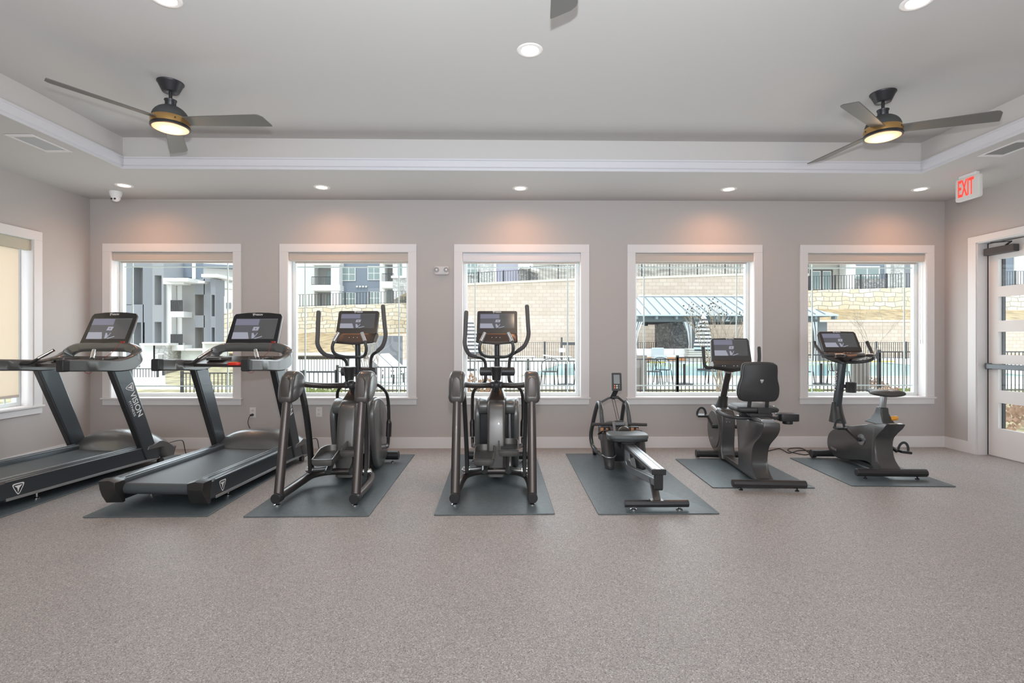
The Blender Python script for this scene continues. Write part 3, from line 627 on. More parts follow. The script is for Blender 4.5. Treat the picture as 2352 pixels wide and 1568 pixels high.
def gmat(x0, x1, y0, y1, yaw, lab, dx=0):
    r = Frame(x0, y0, yaw); W = x1-x0; L = y1-y0
    m = MB(); m.pillow(rrect(0, W, 0, L, .012), 0, .009, axis='z', r=.004); o = m.build('exercise_mat', MATR); r.place(o)
    return tag(o, lab, 'mat', 'gym mats')
gmat(-3.175, -2.25, 3.865, 6.02, -.9, 'black rubber mat under the second treadmill, dusty at its front')
gmat(-4.70, -3.78, 3.87, 5.95, 1.2, 'black rubber mat under the leftmost treadmill')
gmat(-1.977, -1.036, 3.86, 5.92, -.6, 'black rubber mat under the left elliptical')
gmat(-.55, .371, 3.885, 5.92, -.9, 'black rubber mat under the middle elliptical')
gmat(.700, 1.632, 3.888, 5.945, -.3, 'black rubber mat under the rowing machine')
gmat(1.853, 2.77, 4.575, 5.67, 1.2, 'short black rubber mat under the recumbent bike')
gmat(3.14, 4.071, 4.616, 5.715, 2.0, 'short black rubber mat under the upright bike')

# ---------------------------------------------------------------- elliptical
def elliptical(F, mirror_phase=False):
    R = empty('elliptical_trainer')
    m = MB(); P = [(-.312, -.005, .062), (-.31, .25, .062), (-.30, .45, .068), (-.265, .58, .085), (-.16, .655, .095), (0, .67, .097)]
    P += [(-p[0], p[1], p[2]) for p in reversed(P[:-1])]; m.tube(P, .034, seg=14)
    m.bar([(0, .66, .075), (0, 1.42, .07)], .09, .06, smooth=False); m.build('base_frame', BROWNM, R)
    for s in (-1, 1):
        m = MB(); m.cyl((s*.312, -.052, .060), (s*.312, .03, .060), .041, seg=20); c = m.build('end_cap', BLACK, R, bevel=.004)
        m = MB(); foot(m, s*.312, -.02, .03, .026); m.build('foot', CHROME, c)
        m = MB(); m.tube([(s*.312, .0, .06), (s*.312, .05, .30), (s*.312, .11, .60), (s*.313, .165, .85), (s*.314, .20, .95)], lambda t: .0375-.004*t, seg=18); m.build('upright_post', BROWNM, R)
        # pivot pod
        po = sm2([(.125, .80), (.20, .798), (.275, .815), (.375, .88), (.41, .94), (.40, 1.0), (.35, 1.042), (.27, 1.058), (.19, 1.03), (.14, .95), (.12, .87)], 3)
        m = MB(); m.pillow(po, s*.255, s*.378, axis='x', r=.035, inset=.03, steps=4); pd = m.build('pivot_cover', mat('pod_grey', (.105, .10, .098), .32, .5, coat=.3), R, smooth=50)
        pp = [((y-.25)*.72+.235, (z-.93)*.74+.925) for y, z in po]
        m = MB(); m.pillow(pp, s*.374, s*.384, axis='x', r=.006, inset=.01); m.build('cover_plate', GUNL, pd, smooth=50)
        pf = sm2([(s*.292, .83), (s*.338, .83), (s*.348, .87), (s*.345, .97), (s*.325, 1.01), (s*.30, 1.01), (s*.282, .97), (s*.28, .87)], 3)
        m = MB(); m.pillow(pf, .118, .16, axis='y', r=.004); m.build('cover_inset', mat('inset_brown', (.09, .078, .073), .38, .5), pd, smooth=50)
        # swing arm with its low pedal link
        dy = .0 if s < 0 else -.05
        m = MB(); m.bar([(s*.272, .34, .90), (s*.272, .42, .74), (s*.268, .485+dy*.3, .52), (s*.262, .52+dy*.7, .30), (s*.258, .525+dy, .12 if s < 0 else .10)], .034, .062, up=(0, 1, .2)); sw = m.build('swing_arm', mat('arm_dark', (.05, .05, .052), .3, .6), R)
        m = MB(); m.cyl((s*.235, .525+dy, .145), (s*.295, .525+dy, .145), .026).cyl((s*.295, .525+dy, .145), (s*.305, .525+dy, .145), .016); m.build('arm_bolt', CHROME, sw)
        yc, zc, xc = (.53, .275, -.100) if s < 0 else (.62, .325, .115)
        m = MB(); m.tube([(s*.25, .525+dy, .145), (xc+s*.05, .54+dy, .15), (xc, .56, .16)], .019).tube([(xc, .50, .13), (xc, .60, .19), (xc, .66, zc-.03)], .028); m.tube([(s*.262, 1.24, .22), (s*.22, 1.20, .215), (xc+s*.03, 1.0, .24), (xc, yc+.12, zc-.03)], .026)
        m.build('pedal_arm', mat('arm_metal', (.20, .20, .20), .3, .7), R)
        m = MB(); w = .088; L = .18; tl = (.03 if s < 0 else -.03)
        def K(x, y, z): return (xc+x, yc+y, zc+z+y*tl)
        rim = sm2([(-.072, -L), (.072, -L), (w, -.12), (w, .10), (.05, L), (-.05, L), (-w, .10), (-w, -.12)], 3)
        m.loft([[K(x*.90, y*.93, -.05) for x, y in rim], [K(x, y, -.025) for x, y in rim], [K(x, y, .0) for x, y in rim]])
        n = len(rim); hgt = lambda y: .010+.045*min(1, max(0, (y+L*.8)/(L*.9)))
        o_ = [K(x, y, 0) for x, y in rim]+[K(x*1.04, y*1.02, hgt(y)) for x, y in rim]+[K(x*.94, y*.96, hgt(y)) for x, y in rim]+[K(x*.90, y*.93, .001) for x, y in rim]
        m.add(o_, [(a*n+k, a*n+(k+1) % n, (a+1)*n+(k+1) % n, (a+1)*n+k) for a in range(3) for k in range(n)])
        pe = m.build('pedal', mat('pedal_grey', (.17, .165, .16), .33, .4), R, smooth=45)
        m = MB()
        for k in range(7): y = -.13+k*.04; m.add([K(x, y+dy_, z) for dy_, z in ((0, .001), (0, .004), (.012, .004), (.012, .001)) for x in (-.07, .07)], [(0, 1, 3, 2), (2, 3, 5, 4), (4, 5, 7, 6)])
        m.build('tread_ribs', DARK, pe)
        # lower link and moving handle
        m = MB(); m.tube([(s*.12, 1.10, 1.0), (s*.12, 1.10, .93), (s*.135, 1.11, .885), (s*.20, 1.15, .845), (s*.252, 1.2, .775), (s*.265, 1.24, .66), (s*.267, 1.26, .46)], .0165, seg=10)
        m.tube([(s*.267, 1.26, .49), (s*.267, 1.26, .43), (s*.264, 1.25, .31)], lambda t: .018+.010*min(1, t*3)); m.cyl((s*.25, 1.25, .30), (s*.275, 1.25, .30), .024)
        m.tube([(s*.264, 1.25, .31), (s*.262, 1.24, .22)], .016, smooth=False); m.build('lower_link', mat('link_dark', (.055, .05, .05), .3, .6), R)
        if s < 0: H = [(-.12, 1.10, 1.0), (-.123, 1.09, 1.09), (-.155, 1.06, 1.135), (-.215, .97, 1.155), (-.27, .87, 1.185), (-.303, .80, 1.27), (-.300, .79, 1.38), (-.289, .78, 1.585)]
        else: H = [(.12, 1.10, 1.0), (.123, 1.09, 1.09), (.145, 1.07, 1.165), (.21, 1.03, 1.21), (.275, .98, 1.265), (.312, .94, 1.36), (.308, .92, 1.47), (.297, .90, 1.65)]
        m = MB(); m.tube(H, .0165, seg=12); hb = m.build('moving_handle', mat('handle_dark', (.07, .065, .065), .35, .5), R)
        m = MB(); m.tube(H[3:], .0205, seg=12); m.sphere(H[-1], .0205, 10); m.build('foam_grip', mat('foam_grey', (.10, .095, .095), .75), hb)
    m = MB(); P = [(-.31, .33, .965), (-.27, .45, .925), (-.18, .68, .893), (-.08, .83, .882), (0, .86, .880)]; P += [(-p[0], p[1], p[2]) for p in reversed(P[:-1])]
    m.tube(P, .0265, seg=14); m.build('hand_hoop', BROWNM, R)
    m = MB(); m.sphere((0, .86, .885), .043, 16); m.cyl((0, .86, .88), (0, .98, .78), .028); m.cyl((-.06, .855, .882), (-.035, .858, .882), .033).cyl((.035, .858, .882), (.06, .855, .882), .033); m.build('hoop_joint', DARK, R)
    m = MB(); m.tube([(0, 1.10, .66), (0, 1.08, .95), (0, 1.06, 1.30)], .028, seg=14); m.build('mast', mat('mast_dark', (.05, .05, .053), .35, .4), R)
    m = MB(); m.cyl((-.172, 1.10, 1.0), (.172, 1.10, 1.0), .045, seg=24)
    for s in (-1, 1): m.sphere((s*.165, 1.10, 1.0), .045, 16, (.4, 1, 1))
    m.build('pivot_housing', DARK, R, smooth=50)
    m = MB(); m.lathe([(.001, .0), (.040, .0), (.056, .125), (.058, .128), (.052, .128), (.038, .01), (.001, .01)], (0, .80, .935), seg=28); cu = m.build('cup_holder', BLACK, R, smooth=50)
    m = MB(); m.lathe([(.0585, .122), (.0605, .128), (.0585, .131), (.054, .130)], (0, .80, .935), seg=28); m.build('cup_rim', SILVER, cu); 
    m = MB(); m.bar([(0, .84, .97), (0, 1.06, .97)], .03, .02, smooth=False); m.build('cup_bracket', BLACK, R)
    # drive housing
    m = MB(); pts = [(.80, .735), (.73, .66), (.69, .50), (.665, .32), (.655, .14), (.66, .055), (.72, .035), (1.35, .035), (1.42, .3), (1.30, .6), (1.15, .72), (1.0, .752)]
    m.pillow(sm2(pts, 3), -.083, .083, r=.028, inset=.022); m.build('spine_cover', mat('spine_grey', (.12, .115, .112), .32, .5, coat=.3), R, smooth=50)
    m = MB(); m.loft([[(-.088, .82, .73), (.088, .82, .73), (.088, 1.2, .74), (-.088, 1.2, .74)], [(-.03, 1.0, .885), (.03, 1.0, .885), (.035, 1.14, .90), (-.035, 1.14, .90)]]); m.build('neck_cover', mat('neck_brown', (.075, .06, .052), .3, .5), R, bevel=.015)
    for s in (-1, 1):
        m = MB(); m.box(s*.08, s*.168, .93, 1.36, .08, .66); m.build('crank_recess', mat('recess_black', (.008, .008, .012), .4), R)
        m = MB(); m.pillow(sm2([(.86, .60), (.825, .665), (.845, .71), (.95, .742), (1.15, .735), (1.34, .63), (1.38, .55), (1.25, .60), (1.0, .625)], 3), s*.084, s*.176, r=.012); m.build('shoulder_cover', GUNL, R, smooth=50)
        m = MB(); m.pillow(sm2([(.92, .30), (.88, .48), (.87, .62), (.95, .715), (1.10, .73), (1.28, .66), (1.42, .50), (1.47, .34), (1.44, .18), (1.34, .05), (1.10, .02), (.99, .10)], 3), s*.160, s*.218, r=.02, inset=.02); dc = m.build('side_cover', GUNL, R, smooth=50)
        m = MB(); m.mi = 0; m.pillow(ellipse(1.40, .36, .045, .045, 20), s*.212, s*.2195, r=.003); m.build('emblem', mat('emblem_grey', (.5, .5, .5), .4), dc)
    m = MB(); m.cyl((.125, .905, .62), (.125, .93, .25), .020); m.cyl((.10, .93, .63), (.152, .93, .63), .030); m.build('crank_arm', SILVER, R)
    m = MB(); m.cyl((-.335, 1.42, .075), (.335, 1.42, .075), .047, seg=22); st = m.build('front_stabilizer', BLACK, R, bevel=.008)
    for s in (-1, 1): m = MB(); foot(m, s*.27, 1.42, .04, .02); m.build('foot', CHROME, st)
    # console
    M = plane((0, 1.055, 1.50), (1, 0, 0), (0, .10, .24)); 
    ol = rrect(-.203, .203, -.125, .125, .018, 3)
    m = MB(); m.loft([[M @ Vector((x, y, 0)) for x, y in ol], [M @ Vector((x*1.01, y*1.01, -.012)) for x, y in ol], [M @ Vector((x*1.01, y*1.01, -.03)) for x, y in ol], [M @ Vector((x*.92, y*.92, -.045)) for x, y in ol]])
    h = m.build('display_bezel', mat('bezel_grey', (.035, .033, .033), .3), R)
    display(h, M @ Matrix.Translation((.0, .013, 0)), .345, .160); wordmark(h, M @ Matrix.Translation((0, .112, 0)), .078)
    m = MB(); rings = []
    for x in (-.205, -.19, -.1, 0, .1, .19, .205):
        e = .008 if abs(x) > .2 else 0
        rings.append([(x, .985+e, 1.382-e), (x, .90+e, 1.300+abs(x)*.05+e), (x, .905+e, 1.272+abs(x)*.09+e), (x, 1.0, 1.268+abs(x)*.09+e), (x, 1.09, 1.36), (x, 1.06, 1.39)])
    m.loft(rings); cp = m.build('control_panel', mat('panel_brown', (.07, .058, .052), .33, .45), R, bevel=.004)
    Mk = plane((0, .945, 1.3425), (1, 0, 0), (0, .085, .082))
    m = MB(); 
    for x in (-.045, .035, .0): m.add([Mk @ Vector((x+a*(.014 if x else .008)-.004, b*.012-(0 if x else .004), .002)) for a, b in ellipse(0, 0, 1, 1, 14)], [tuple(range(14))])
    m.build('button_ring', BLACK, cp); m = MB()
    for x in (-.049, .031, -.006): m.add([Mk @ Vector((x+a*.004, b*.005, .003)) for a, b in ellipse(0, 0, 1, 1, 8)], [tuple(range(8))])
    m.build('button_mark', WHITE, cp)
    m = MB(); m.add([Mk @ Vector(p) for p in ((-.13, .05, .001), (.13, .05, .001), (.13, .056, .001), (-.13, .056, .001))], [(0, 1, 2, 3)]); m.build('copper_strip', COPPER, cp)
    # fixed handles
    m = MB(); P = [(-.110, .83, 1.385), (-.150, .80, 1.30), (-.163, .80, 1.24), (-.145, .83, 1.185), (-.085, .93, 1.155), (0, 1.0, 1.15)]; P += [(-p[0], p[1], p[2]) for p in reversed(P[:-1])]
    m.tube(P, .0155, seg=12); fh = m.build('fixed_handle', DARK, R)
    for s in (-1, 1): m = MB(); m.tube([(s*.110, .83, 1.390), (s*.148, .802, 1.308)], .0185, smooth=False, seg=12); m.build('pulse_contact', CHROME, fh)
    F.place(R); return R
e3 = elliptical(Frame(-.102, 4.13, .5)); tag(e3, 'grey elliptical trainer in front of the middle window', 'elliptical trainer', 'elliptical trainers')
e2 = dup(e3); Frame(-1.52, 4.13, 1.0).place(e2); e2['label'] = 'left elliptical trainer, in front of the second window beside the treadmills'
for o in (e2, e3): o.location.z = .009

# ---------------------------------------------------------------- rowing machine
def rower():
    F = Frame(1.17, 3.98, 0); R = empty('rowing_machine')
    m = MB(); m.cyl((-.25, 0, .048), (.25, 0, .048), .030, seg=8); rf = m.build('rear_foot_bar', mat('rower_dark', (.07, .07, .075), .3, .6), R, bevel=.004)
    for s in (-1, 1): m = MB(); foot(m, s*.18, 0, .03, .026); m.build('foot', CHROME, rf)
    m = MB(); m.box(-.05, .05, -.03, .03, .068, .078); m.bar([(.005, .0, .07), (0, .10, .215)], .055, .03, up=(0, 1, 0), smooth=False); m.build('rear_leg', BROWNM, R)
    m = MB(); m.box(-.052, .052, -.06, 1.30, .292, .328); m.build('seat_rail', mat('rail_dark_side', (.20, .21, .22), .3, .8), R, bevel=.004)
    m = MB(); m.box(-.045, -.022, -.055, 1.3, .328, .333).box(.022, .045, -.055, 1.3, .328, .333).box(-.018, .018, -.055, 1.3, .327, .331); m.build('rail_track', SILVER, R)
    m = MB(); m.box(-.054, .054, -.075, -.058, .288, .331); m.prism([(-.072, .29), (-.02, .29), (-.02, .22), (-.03, .175), (-.055, .165), (-.07, .18)], -.028, .032); m.build('rail_end_cap', BLACK, R, bevel=.004)
    m = MB(); m.bar([(0, -.03, .222), (0, .40, .165), (0, .82, .105), (0, .93, .125), (0, .98, .20), (0, 1.02, .32)], .05, .062, n=5); m.build('lower_beam', mat('beam_silver', (.32, .34, .36), .32, .75), R)
    # seat
    m = MB(); yc = .985; S = sm2([(-.195, yc-.05), (-.165, yc-.12), (-.05, yc-.145), (.05, yc-.145), (.165, yc-.12), (.195, yc-.05), (.19, yc+.06), (.14, yc+.13), (.05, yc+.10), (-.05, yc+.10), (-.14, yc+.13), (-.19, yc+.06)], 3)
    m.pillow(S, .372, .418, axis='z', r=.016, inset=.016); m.build('seat_pad', mat('rower_seat', (.10, .115, .12), .4), R, smooth=50)
    m = MB(); m.pillow([(x*.97, (y-yc)*.97+yc) for x, y in S], .352, .376, axis='z', r=.008); m.box(-.07, .07, yc-.08, yc+.08, .318, .356).box(-.07, -.054, yc-.08, yc+.08, .28, .33).box(.054, .07, yc-.08, yc+.08, .28, .33); m.build('seat_carriage', BLACK, R, bevel=.002)
    # foot cups
    for s in (-1, 1):
        x = s*.155
        m = MB(); m.loft([[(x+a*k, y0+b*k*1.0, z) for a, b in ellipse(0, 0, .066, .062, 20)] for k, y0, z in ((.50, 1.02, .055), (.72, 1.03, .06), (.80, 1.04, .10), (.84, 1.06, .14), (.98, 1.10, .17), (1.04, 1.16, .30), (.98, 1.22, .37))]); fc = m.build('foot_cup', DARK, R, smooth=50)
        m = MB(); m.tube([(x-.068, 1.07, .185), (x-.04, 1.02, .175), (x, 1.005, .172), (x+.04, 1.02, .175), (x+.068, 1.07, .185)], .006, seg=6); m.build('cup_rim', SILVER, fc)
        m = MB(); m.bar([(x-.07, 1.24, .36), (x-.03, 1.20, .40), (x+.03, 1.20, .40), (x+.07, 1.24, .36)], .04, .008); m.build('foot_strap', BLACK, fc)
        m = MB(); m.box(x-.055, x-.025, 1.225, 1.235, .375, .425).box(x+.0, x+.02, 1.225, 1.235, .38, .42); m.build('copper_clip', COPPER, fc)
    # resistance housing
    m = MB(); m.pillow(sm2([(1.22, .10), (1.18, .30), (1.24, .40), (1.38, .46), (1.60, .42), (1.72, .30), (1.72, .12), (1.5, .05)], 3), -.10, .10, r=.02); m.build('resistance_housing', DARK, R, smooth=50)
    m = MB(); m.box(-.20, .20, 1.28, 1.34, .35, .37).box(-.20, -.10, 1.3, 1.42, .28, .42).box(.10, .20, 1.3, 1.42, .28, .42); m.build('cross_plate', BLACK, R, bevel=.004)
    m = MB(); m.lathe([(.055, -.012), (.060, 0), (.055, .012)], (0.02, 1.19, .39), seg=24, axis='y'); m.lathe([(.045, -.016), (.045, .0)], (0.02, 1.19, .39), seg=24, axis='y'); m.build('guide_roller', mat('roller_dark', (.15, .13, .11), .25, .8), R)
    m = MB(); m.bar([(-.07, 1.20, .34), (-.06, 1.30, .47)], .03, .03, smooth=False).bar([(.07, 1.20, .34), (.06, 1.30, .47)], .03, .03, smooth=False).box(-.07, .07, 1.28, 1.33, .44, .47); m.build('handle_rest', mat('rest_grey', (.22, .23, .24), .35, .6), R, bevel=.003)
    # handle
    m = MB(); m.tube([(-.265, 1.30, .448), (-.262, 1.30, .448), (0, 1.31, .450), (.262, 1.30, .444), (.265, 1.30, .444)], .0165, seg=12); ho = m.build('pull_handle', mat('rubber_handle', (.04, .037, .036), .6), R)
    m = MB(); m.box(-.045, .045, 1.315, 1.36, .435, .48); m.build('handle_clamp', BLACK, ho, bevel=.008)
    # side loops
    lab = 0
    for x, dx in ((-.155, -1), (.135, 1)):
        P = [(x, 1.34, .11), (x, 1.36, .22), (x, 1.42, .42), (x, 1.50, .57), (x, 1.57, .63), (x, 1.66, .625), (x+dx*.008, 1.76, .54), (x+dx*.02, 1.90, .36), (x+dx*.03, 1.97, .22), (x+dx*.02, 1.95, .11), (x+dx*.0, 1.86, .06), (x-dx*.02, 1.74, .055)]
        m = MB(); m.tube(P, .023, seg=12, n=5); m.tube([(x, 1.34, .11), (x-dx*.03, 1.5, .07), (x-dx*.02, 1.74, .055)], .02); lo = m.build('side_loop', mat('loop_grey', (.10, .11, .115), .3, .65), R)
        m = MB(); m.cyl((x-.02, 1.90, .028), (x+.02, 1.90, .028), .028).box(x-.022, x+.022, 1.86, 1.93, .03, .08); m.build('transport_wheel', BLACK, lo)
    m = MB(); m.bar([(-.145, 1.60, .635), (-.06, 1.58, .685), (-.02, 1.57, .70)], .03, .022, smooth=False).bar([(.128, 1.60, .63), (.05, 1.58, .69), (.0, 1.57, .70)], .03, .022, smooth=False); m.build('mast_bracket', DARK, R)
    m = MB(); m.bar([(-.022, 1.57, .685), (.012, 1.50, .80)], .055, .03, up=(0, 1, 0), smooth=False); m.cyl((-.03, 1.545, .70), (.045, 1.545, .70), .016); m.build('monitor_mast', mat('mast_grey', (.06, .065, .07), .35, .5), R, bevel=.004)
    M = plane((.012, 1.49, .872), (1, 0, 0), (0, .03, .19)); ol = rrect(-.053, .053, -.095, .095, .012, 3)
    m = MB(); m.loft([[M @ Vector((x, y, .0)) for x, y in ol], [M @ Vector((x*1.03, y*1.02, -.01)) for x, y in ol], [M @ Vector((x*.95, y*.95, -.035)) for x, y in ol]]); mo = m.build('monitor', BLACK, R)
    m = MB(); m.add([M @ Vector(p) for p in ((-.032, -.022, .001), (.032, -.022, .001), (.032, .075, .001), (-.032, .075, .001))], [(0, 1, 2, 3)]); m.build('monitor_screen', mat('lcd_grey', (.25, .26, .27), .2), mo)
    for nm, x, mt in (('orange_button', -.024, ORANGE), ('white_button', 0, WHITE), ('grey_button', .024, mat('btn_grey', (.15, .15, .13), .5))):
        m = MB()
        for y in (-.042, -.064): m.add([M @ Vector((x+a*.008, y+b*.008, .0015)) for a, b in ellipse(0, 0, 1, 1, 12)], [tuple(range(12))])
        m.build(nm, mt, mo)
    m = MB(); m.tube([(-.028, 1.54, .68), (-.012, 1.35, .47)], .003, smooth=False, seg=6).tube([(.0, 1.54, .68), (.012, 1.35, .47)], .003, smooth=False, seg=6); m.build('pull_cord', BLACK, R)
    F.place(R); R.location.z = .009
    return tag(R, 'black and silver rowing machine with a small monitor, between the middle elliptical and the bikes', 'rowing machine')
rower()

def pedal(parent, M, s):
    """pedal: platform and strap loop; local x outward"""
    m = MB(); m.box(-.05, .05, -.045, .045, -.012, .012, M); p = m.build('pedal', BLACK, parent, bevel=.004)
    m = MB(); pts = [M @ Vector((.045*math.cos(a)*1.05, .01, .012+.075*math.sin(a))) for a in [PI*k/12 for k in range(13)]]
    m.bar(pts, .024, .003, up=tuple((M.to_3x3() @ Vector((0, 1, 0)))), smooth=False, n=1); m.build('pedal_strap', mat('strap_dark', (.04, .045, .05), .4), p)
    return p
# ---------------------------------------------------------------- recumbent bike
def recumbent():
    F = Frame(2.32, 4.5, 5); R = empty('recumbent_bike'); px = F.px
    m = MB(); m.cyl((-.315, 0, .060), (.315, 0, .060), .036, seg=10); b = m.build('rear_foot_bar', mat('foot_bar_dark', (.055, .053, .055), .33, .4), R, bevel=.006)
    for s in (-1, 1): m = MB(); foot(m, s*.24, 0, .04, .018); m.build('foot', BLACK, b)
    m = MB(); m.cyl((-.275, 1.20, .055), (.275, 1.20, .055), .038, seg=20); m.cyl((-.30, 1.2, .055), (-.262, 1.2, .055), .044, seg=20); m.cyl((.262, 1.2, .055), (.30, 1.2, .055), .044, seg=20); m.build('front_foot_bar', BLACK, R, bevel=.004)
    m = MB(); m.bar([(0, .10, .055), (0, 1.2, .055)], .09, .05, smooth=False); m.build('floor_beam', BROWNM, R)
    # rear column under the seat
    rear = [px(1794, 972, x=.07), px(1793, 985, x=.07), px(1785, 1000, x=.07), px(1768, 1022, x=.07), px(1760, 1045, x=.07), px(1762, 1070, x=.07), px(1770, 1092, x=.07), px(1777, 1106, x=.07)]
    prof = [(p.y, p.z) for p in rear]; prof = [(max(-.06, min(.2, y)), max(.05, min(.62, z))) for y, z in prof]
    prof = [(p.x, p.y) for p in catmull([(a, b, 0) for a, b in prof], 4)]
    prof += [(.55, .055), (.55, .20), (.57, .40), (.62, .575), (.30, .585), (.0, .605)]
    m = MB(); m.pillow(prof, -.072, .072, r=.018, inset=.014); m.build('seat_column', mat('column_grey', (.10, .098, .098), .34, .5, coat=.2), R, smooth=50)
    m = MB(); m.box(-.055, .055, .02, .58, .588, .625); m.build('seat_rail', SILVER, R, bevel=.004)
    m = MB(); m.box(-.10, .10, .16, .46, .625, .655).box(-.02, .10, .18, .30, .60, .70).box(-.13, -.06, .30, .36, .60, .645); m.build('seat_carriage', BLACK, R, bevel=.005)
    # seat pad, backrest
    m = MB(); m.pillow(sm2([(-.19, .30), (-.17, .22), (0, .20), (.17, .22), (.19, .30), (.19, .48), (.13, .58), (.04, .60), (-.04, .60), (-.13, .58), (-.19, .48)], 3), .655, .705, axis='z', r=.02, inset=.02); m.build('seat_pad', PAD, R, smooth=50)
    ol = sm2([(-.125, .175), (0, .182), (.125, .175), (.152, .14), (.158, .04), (.178, -.04), (.180, -.11), (.165, -.155), (.13, -.178), (0, -.18), (-.13, -.178), (-.165, -.155), (-.180, -.11), (-.178, -.04), (-.158, .04), (-.152, .14)], 3)
    M = plane((0, .19, .935), (1, 0, 0), (0, -.05, .35))
    def slab(m, pts, z0, z1, r):
        rings = []
        for z, k in ((z0, 1-r*5), (z0-r*.4, 1-r*1.5), (z0-r, 1), (z1+r, 1), (z1+r*.4, 1-r*1.5), (z1, 1-r*5)): rings.append([M @ Vector((x*k, y*k, z)) for x, y in pts])
        m.loft(rings)
    m = MB(); slab(m, ol, .0, -.03, .01); bk = m.build('backrest_shell', mat('shell_black', (.03, .031, .033), .45), R, smooth=50)
    m = MB(); slab(m, [(x*1.02, y*1.02) for x, y in ol], -.03, -.075, .015); m.build('backrest_pad', PAD, R, smooth=50)
    m = MB(); logo_v(m, M @ Matrix.Translation((.015, .015, .002)), .030); m.build('brand_mark', WHITE, bk, smooth=0)
    for x in (-.077, .077): m = MB(); m.bar([(x, .22, .80), (x*1.05, .26, .64)], .034, .02, up=(0, 1, 0), smooth=False); m.build('backrest_post', mat('post_dark', (.06, .06, .062), .35, .5), R, bevel=.003)
    # seat-side grips
    P = [(-.29, .62, .655), (-.272, .50, .62), (-.235, .36, .60), (-.16, .29, .597), (0, .28, .598)]; P += [(-p[0], p[1], p[2]) for p in reversed(P[:-1])]
    m = MB(); m.tube(P, .0175, seg=12); sh = m.build('seat_handle', DARK, R)
    for s in (-1, 1): m = MB(); m.tube([(s*.29, .62, .655), (s*.275, .52, .625)], .0205, smooth=False, seg=12); m.sphere((s*.29, .62, .655), .0205, 10); m.build('pulse_contact', CHROME, sh)
    m = MB(); m.pillow(rrect(.225, .405, .29, .41, .03), .565, .635, axis='z', r=.006); m.pillow(ellipse(.315, .35, .045, .045, 20), .535, .567, axis='z', r=.004); m.build('cup_holder', BLACK, R, smooth=50)
    # front drive housing
    pr = sm2([(1.04, .50), (1.035, .40), (1.05, .28), (1.06, .15), (1.03, .035), (1.12, .03), (1.28, .06), (1.44, .12), (1.53, .22), (1.54, .34), (1.46, .46), (1.32, .545), (1.16, .58), (1.07, .56)], 3)
    m = MB(); m.pillow(pr, -.074, .074, r=.02, inset=.016); dh = m.build('drive_housing', mat('housing_grey', (.11, .108, .108), .34, .5, coat=.2), R, smooth=50)
    m = MB(); m.pillow(ellipse(1.30, .315, .21, .21, 36), -.082, -.072, r=.004); m.build('disc_cover', mat('disc_grey', (.13, .128, .126), .36, .4), dh, smooth=50)
    m = MB()
    for xx, zz in ((-.02, .44), (.01, .44)): m.cyl((xx, 1.028, zz), (xx, 1.045, zz), .006, seg=8)
    m.build('screw', SILVER, dh)
    text('brand_lettering', 'VISION', .036, mat('grey_print', (.4, .4, .4), .5), dh, plane((-.083, 1.36, .20), (0, -1, .15), (0, .15, 1)), ext=.0005)
    m = MB(); m.loft([[(x*a, yy+y*b, z) for x, y in ellipse(0, 0, 1, 1, 16)] for a, b, yy, z in ((.068, .14, 1.30, .53), (.056, .08, 1.25, .61), (.048, .052, 1.20, .70))]); m.build('mast_sleeve', mat('sleeve_dark', (.05, .05, .05), .4, .3), R, smooth=50)
    m = MB(); m.tube([(0, 1.26, .58), (0, 1.16, .77), (0, 1.04, .98)], .034, seg=16); m.build('mast', BROWNM, R)
    # crank and pedals
    m = MB(); m.cyl((-.078, 1.15, .37), (-.14, 1.15, .37), .022); m.bar([(-.13, 1.15, .37), (-.165, 1.23, .475)], .024, .02, up=(1, 0, 0), smooth=False); m.build('crank', BLACK, R); m = MB(); m.cyl((.078, 1.15, .37), (.14, 1.15, .37), .022); m.bar([(.13, 1.15, .37), (.165, .95, .325)], .024, .02, up=(1, 0, 0), smooth=False); cr = m.build('crank', BLACK, R)
    pedal(R, Matrix.Translation((-.225, 1.24, .475)) @ Matrix.Rotation(.1, 4, 'X'), -1); pedal(R, Matrix.Translation((.225, .945, .32)) @ Matrix.Rotation(.1, 4, 'X'), 1)
    # console
    M = plane((0, .96, 1.225), (1, 0, 0), (0, .07, .26)); ol = [(-.205, -.125), (.205, -.125), (.196, .10), (.18, .125), (0, .130), (-.18, .125), (-.196, .10)]
    m = MB(); m.loft([[M @ Vector((x, y, 0)) for x, y in ol], [M @ Vector((x*1.015, y*1.01, -.012)) for x, y in ol], [M @ Vector((x*1.015, y, -.04)) for x, y in ol], [M @ Vector((x*.9, y*.9, -.06)) for x, y in ol]]); h = m.build('display_bezel', mat('bezel_soft', (.06, .058, .058), .38, .2), R, bevel=.004)
    display(h, M @ Matrix.Translation((.0, .022, 0)), .345, .178); wordmark(h, M @ Matrix.Translation((0, .120, 0)), .075)
    m = MB(); m.loft([[(x, .925, 1.112), (x, .885, 1.075), (x, .885, 1.02+abs(x)*.12), (x, .93, .985+abs(x)*.16), (x, 1.02, .99+abs(x)*.16), (x, 1.02, 1.11)] for x in (-.20, -.14, 0, .14, .20)]); cp = m.build('control_panel', mat('panel_dark', (.07, .066, .064), .36, .35), R, bevel=.006)
    m = MB(); Mk = plane((.015, .8845, 1.055), (1, 0, 0), (0, 0, 1))
    for x in (-.125, -.10, -.01, .028, .07): m.add([Mk @ Vector((x+a*.005, b*.004, .001)) for a, b in ellipse(0, 0, 1, 1, 10)], [tuple(range(10))])
    m.build('button_mark', WHITE, cp)
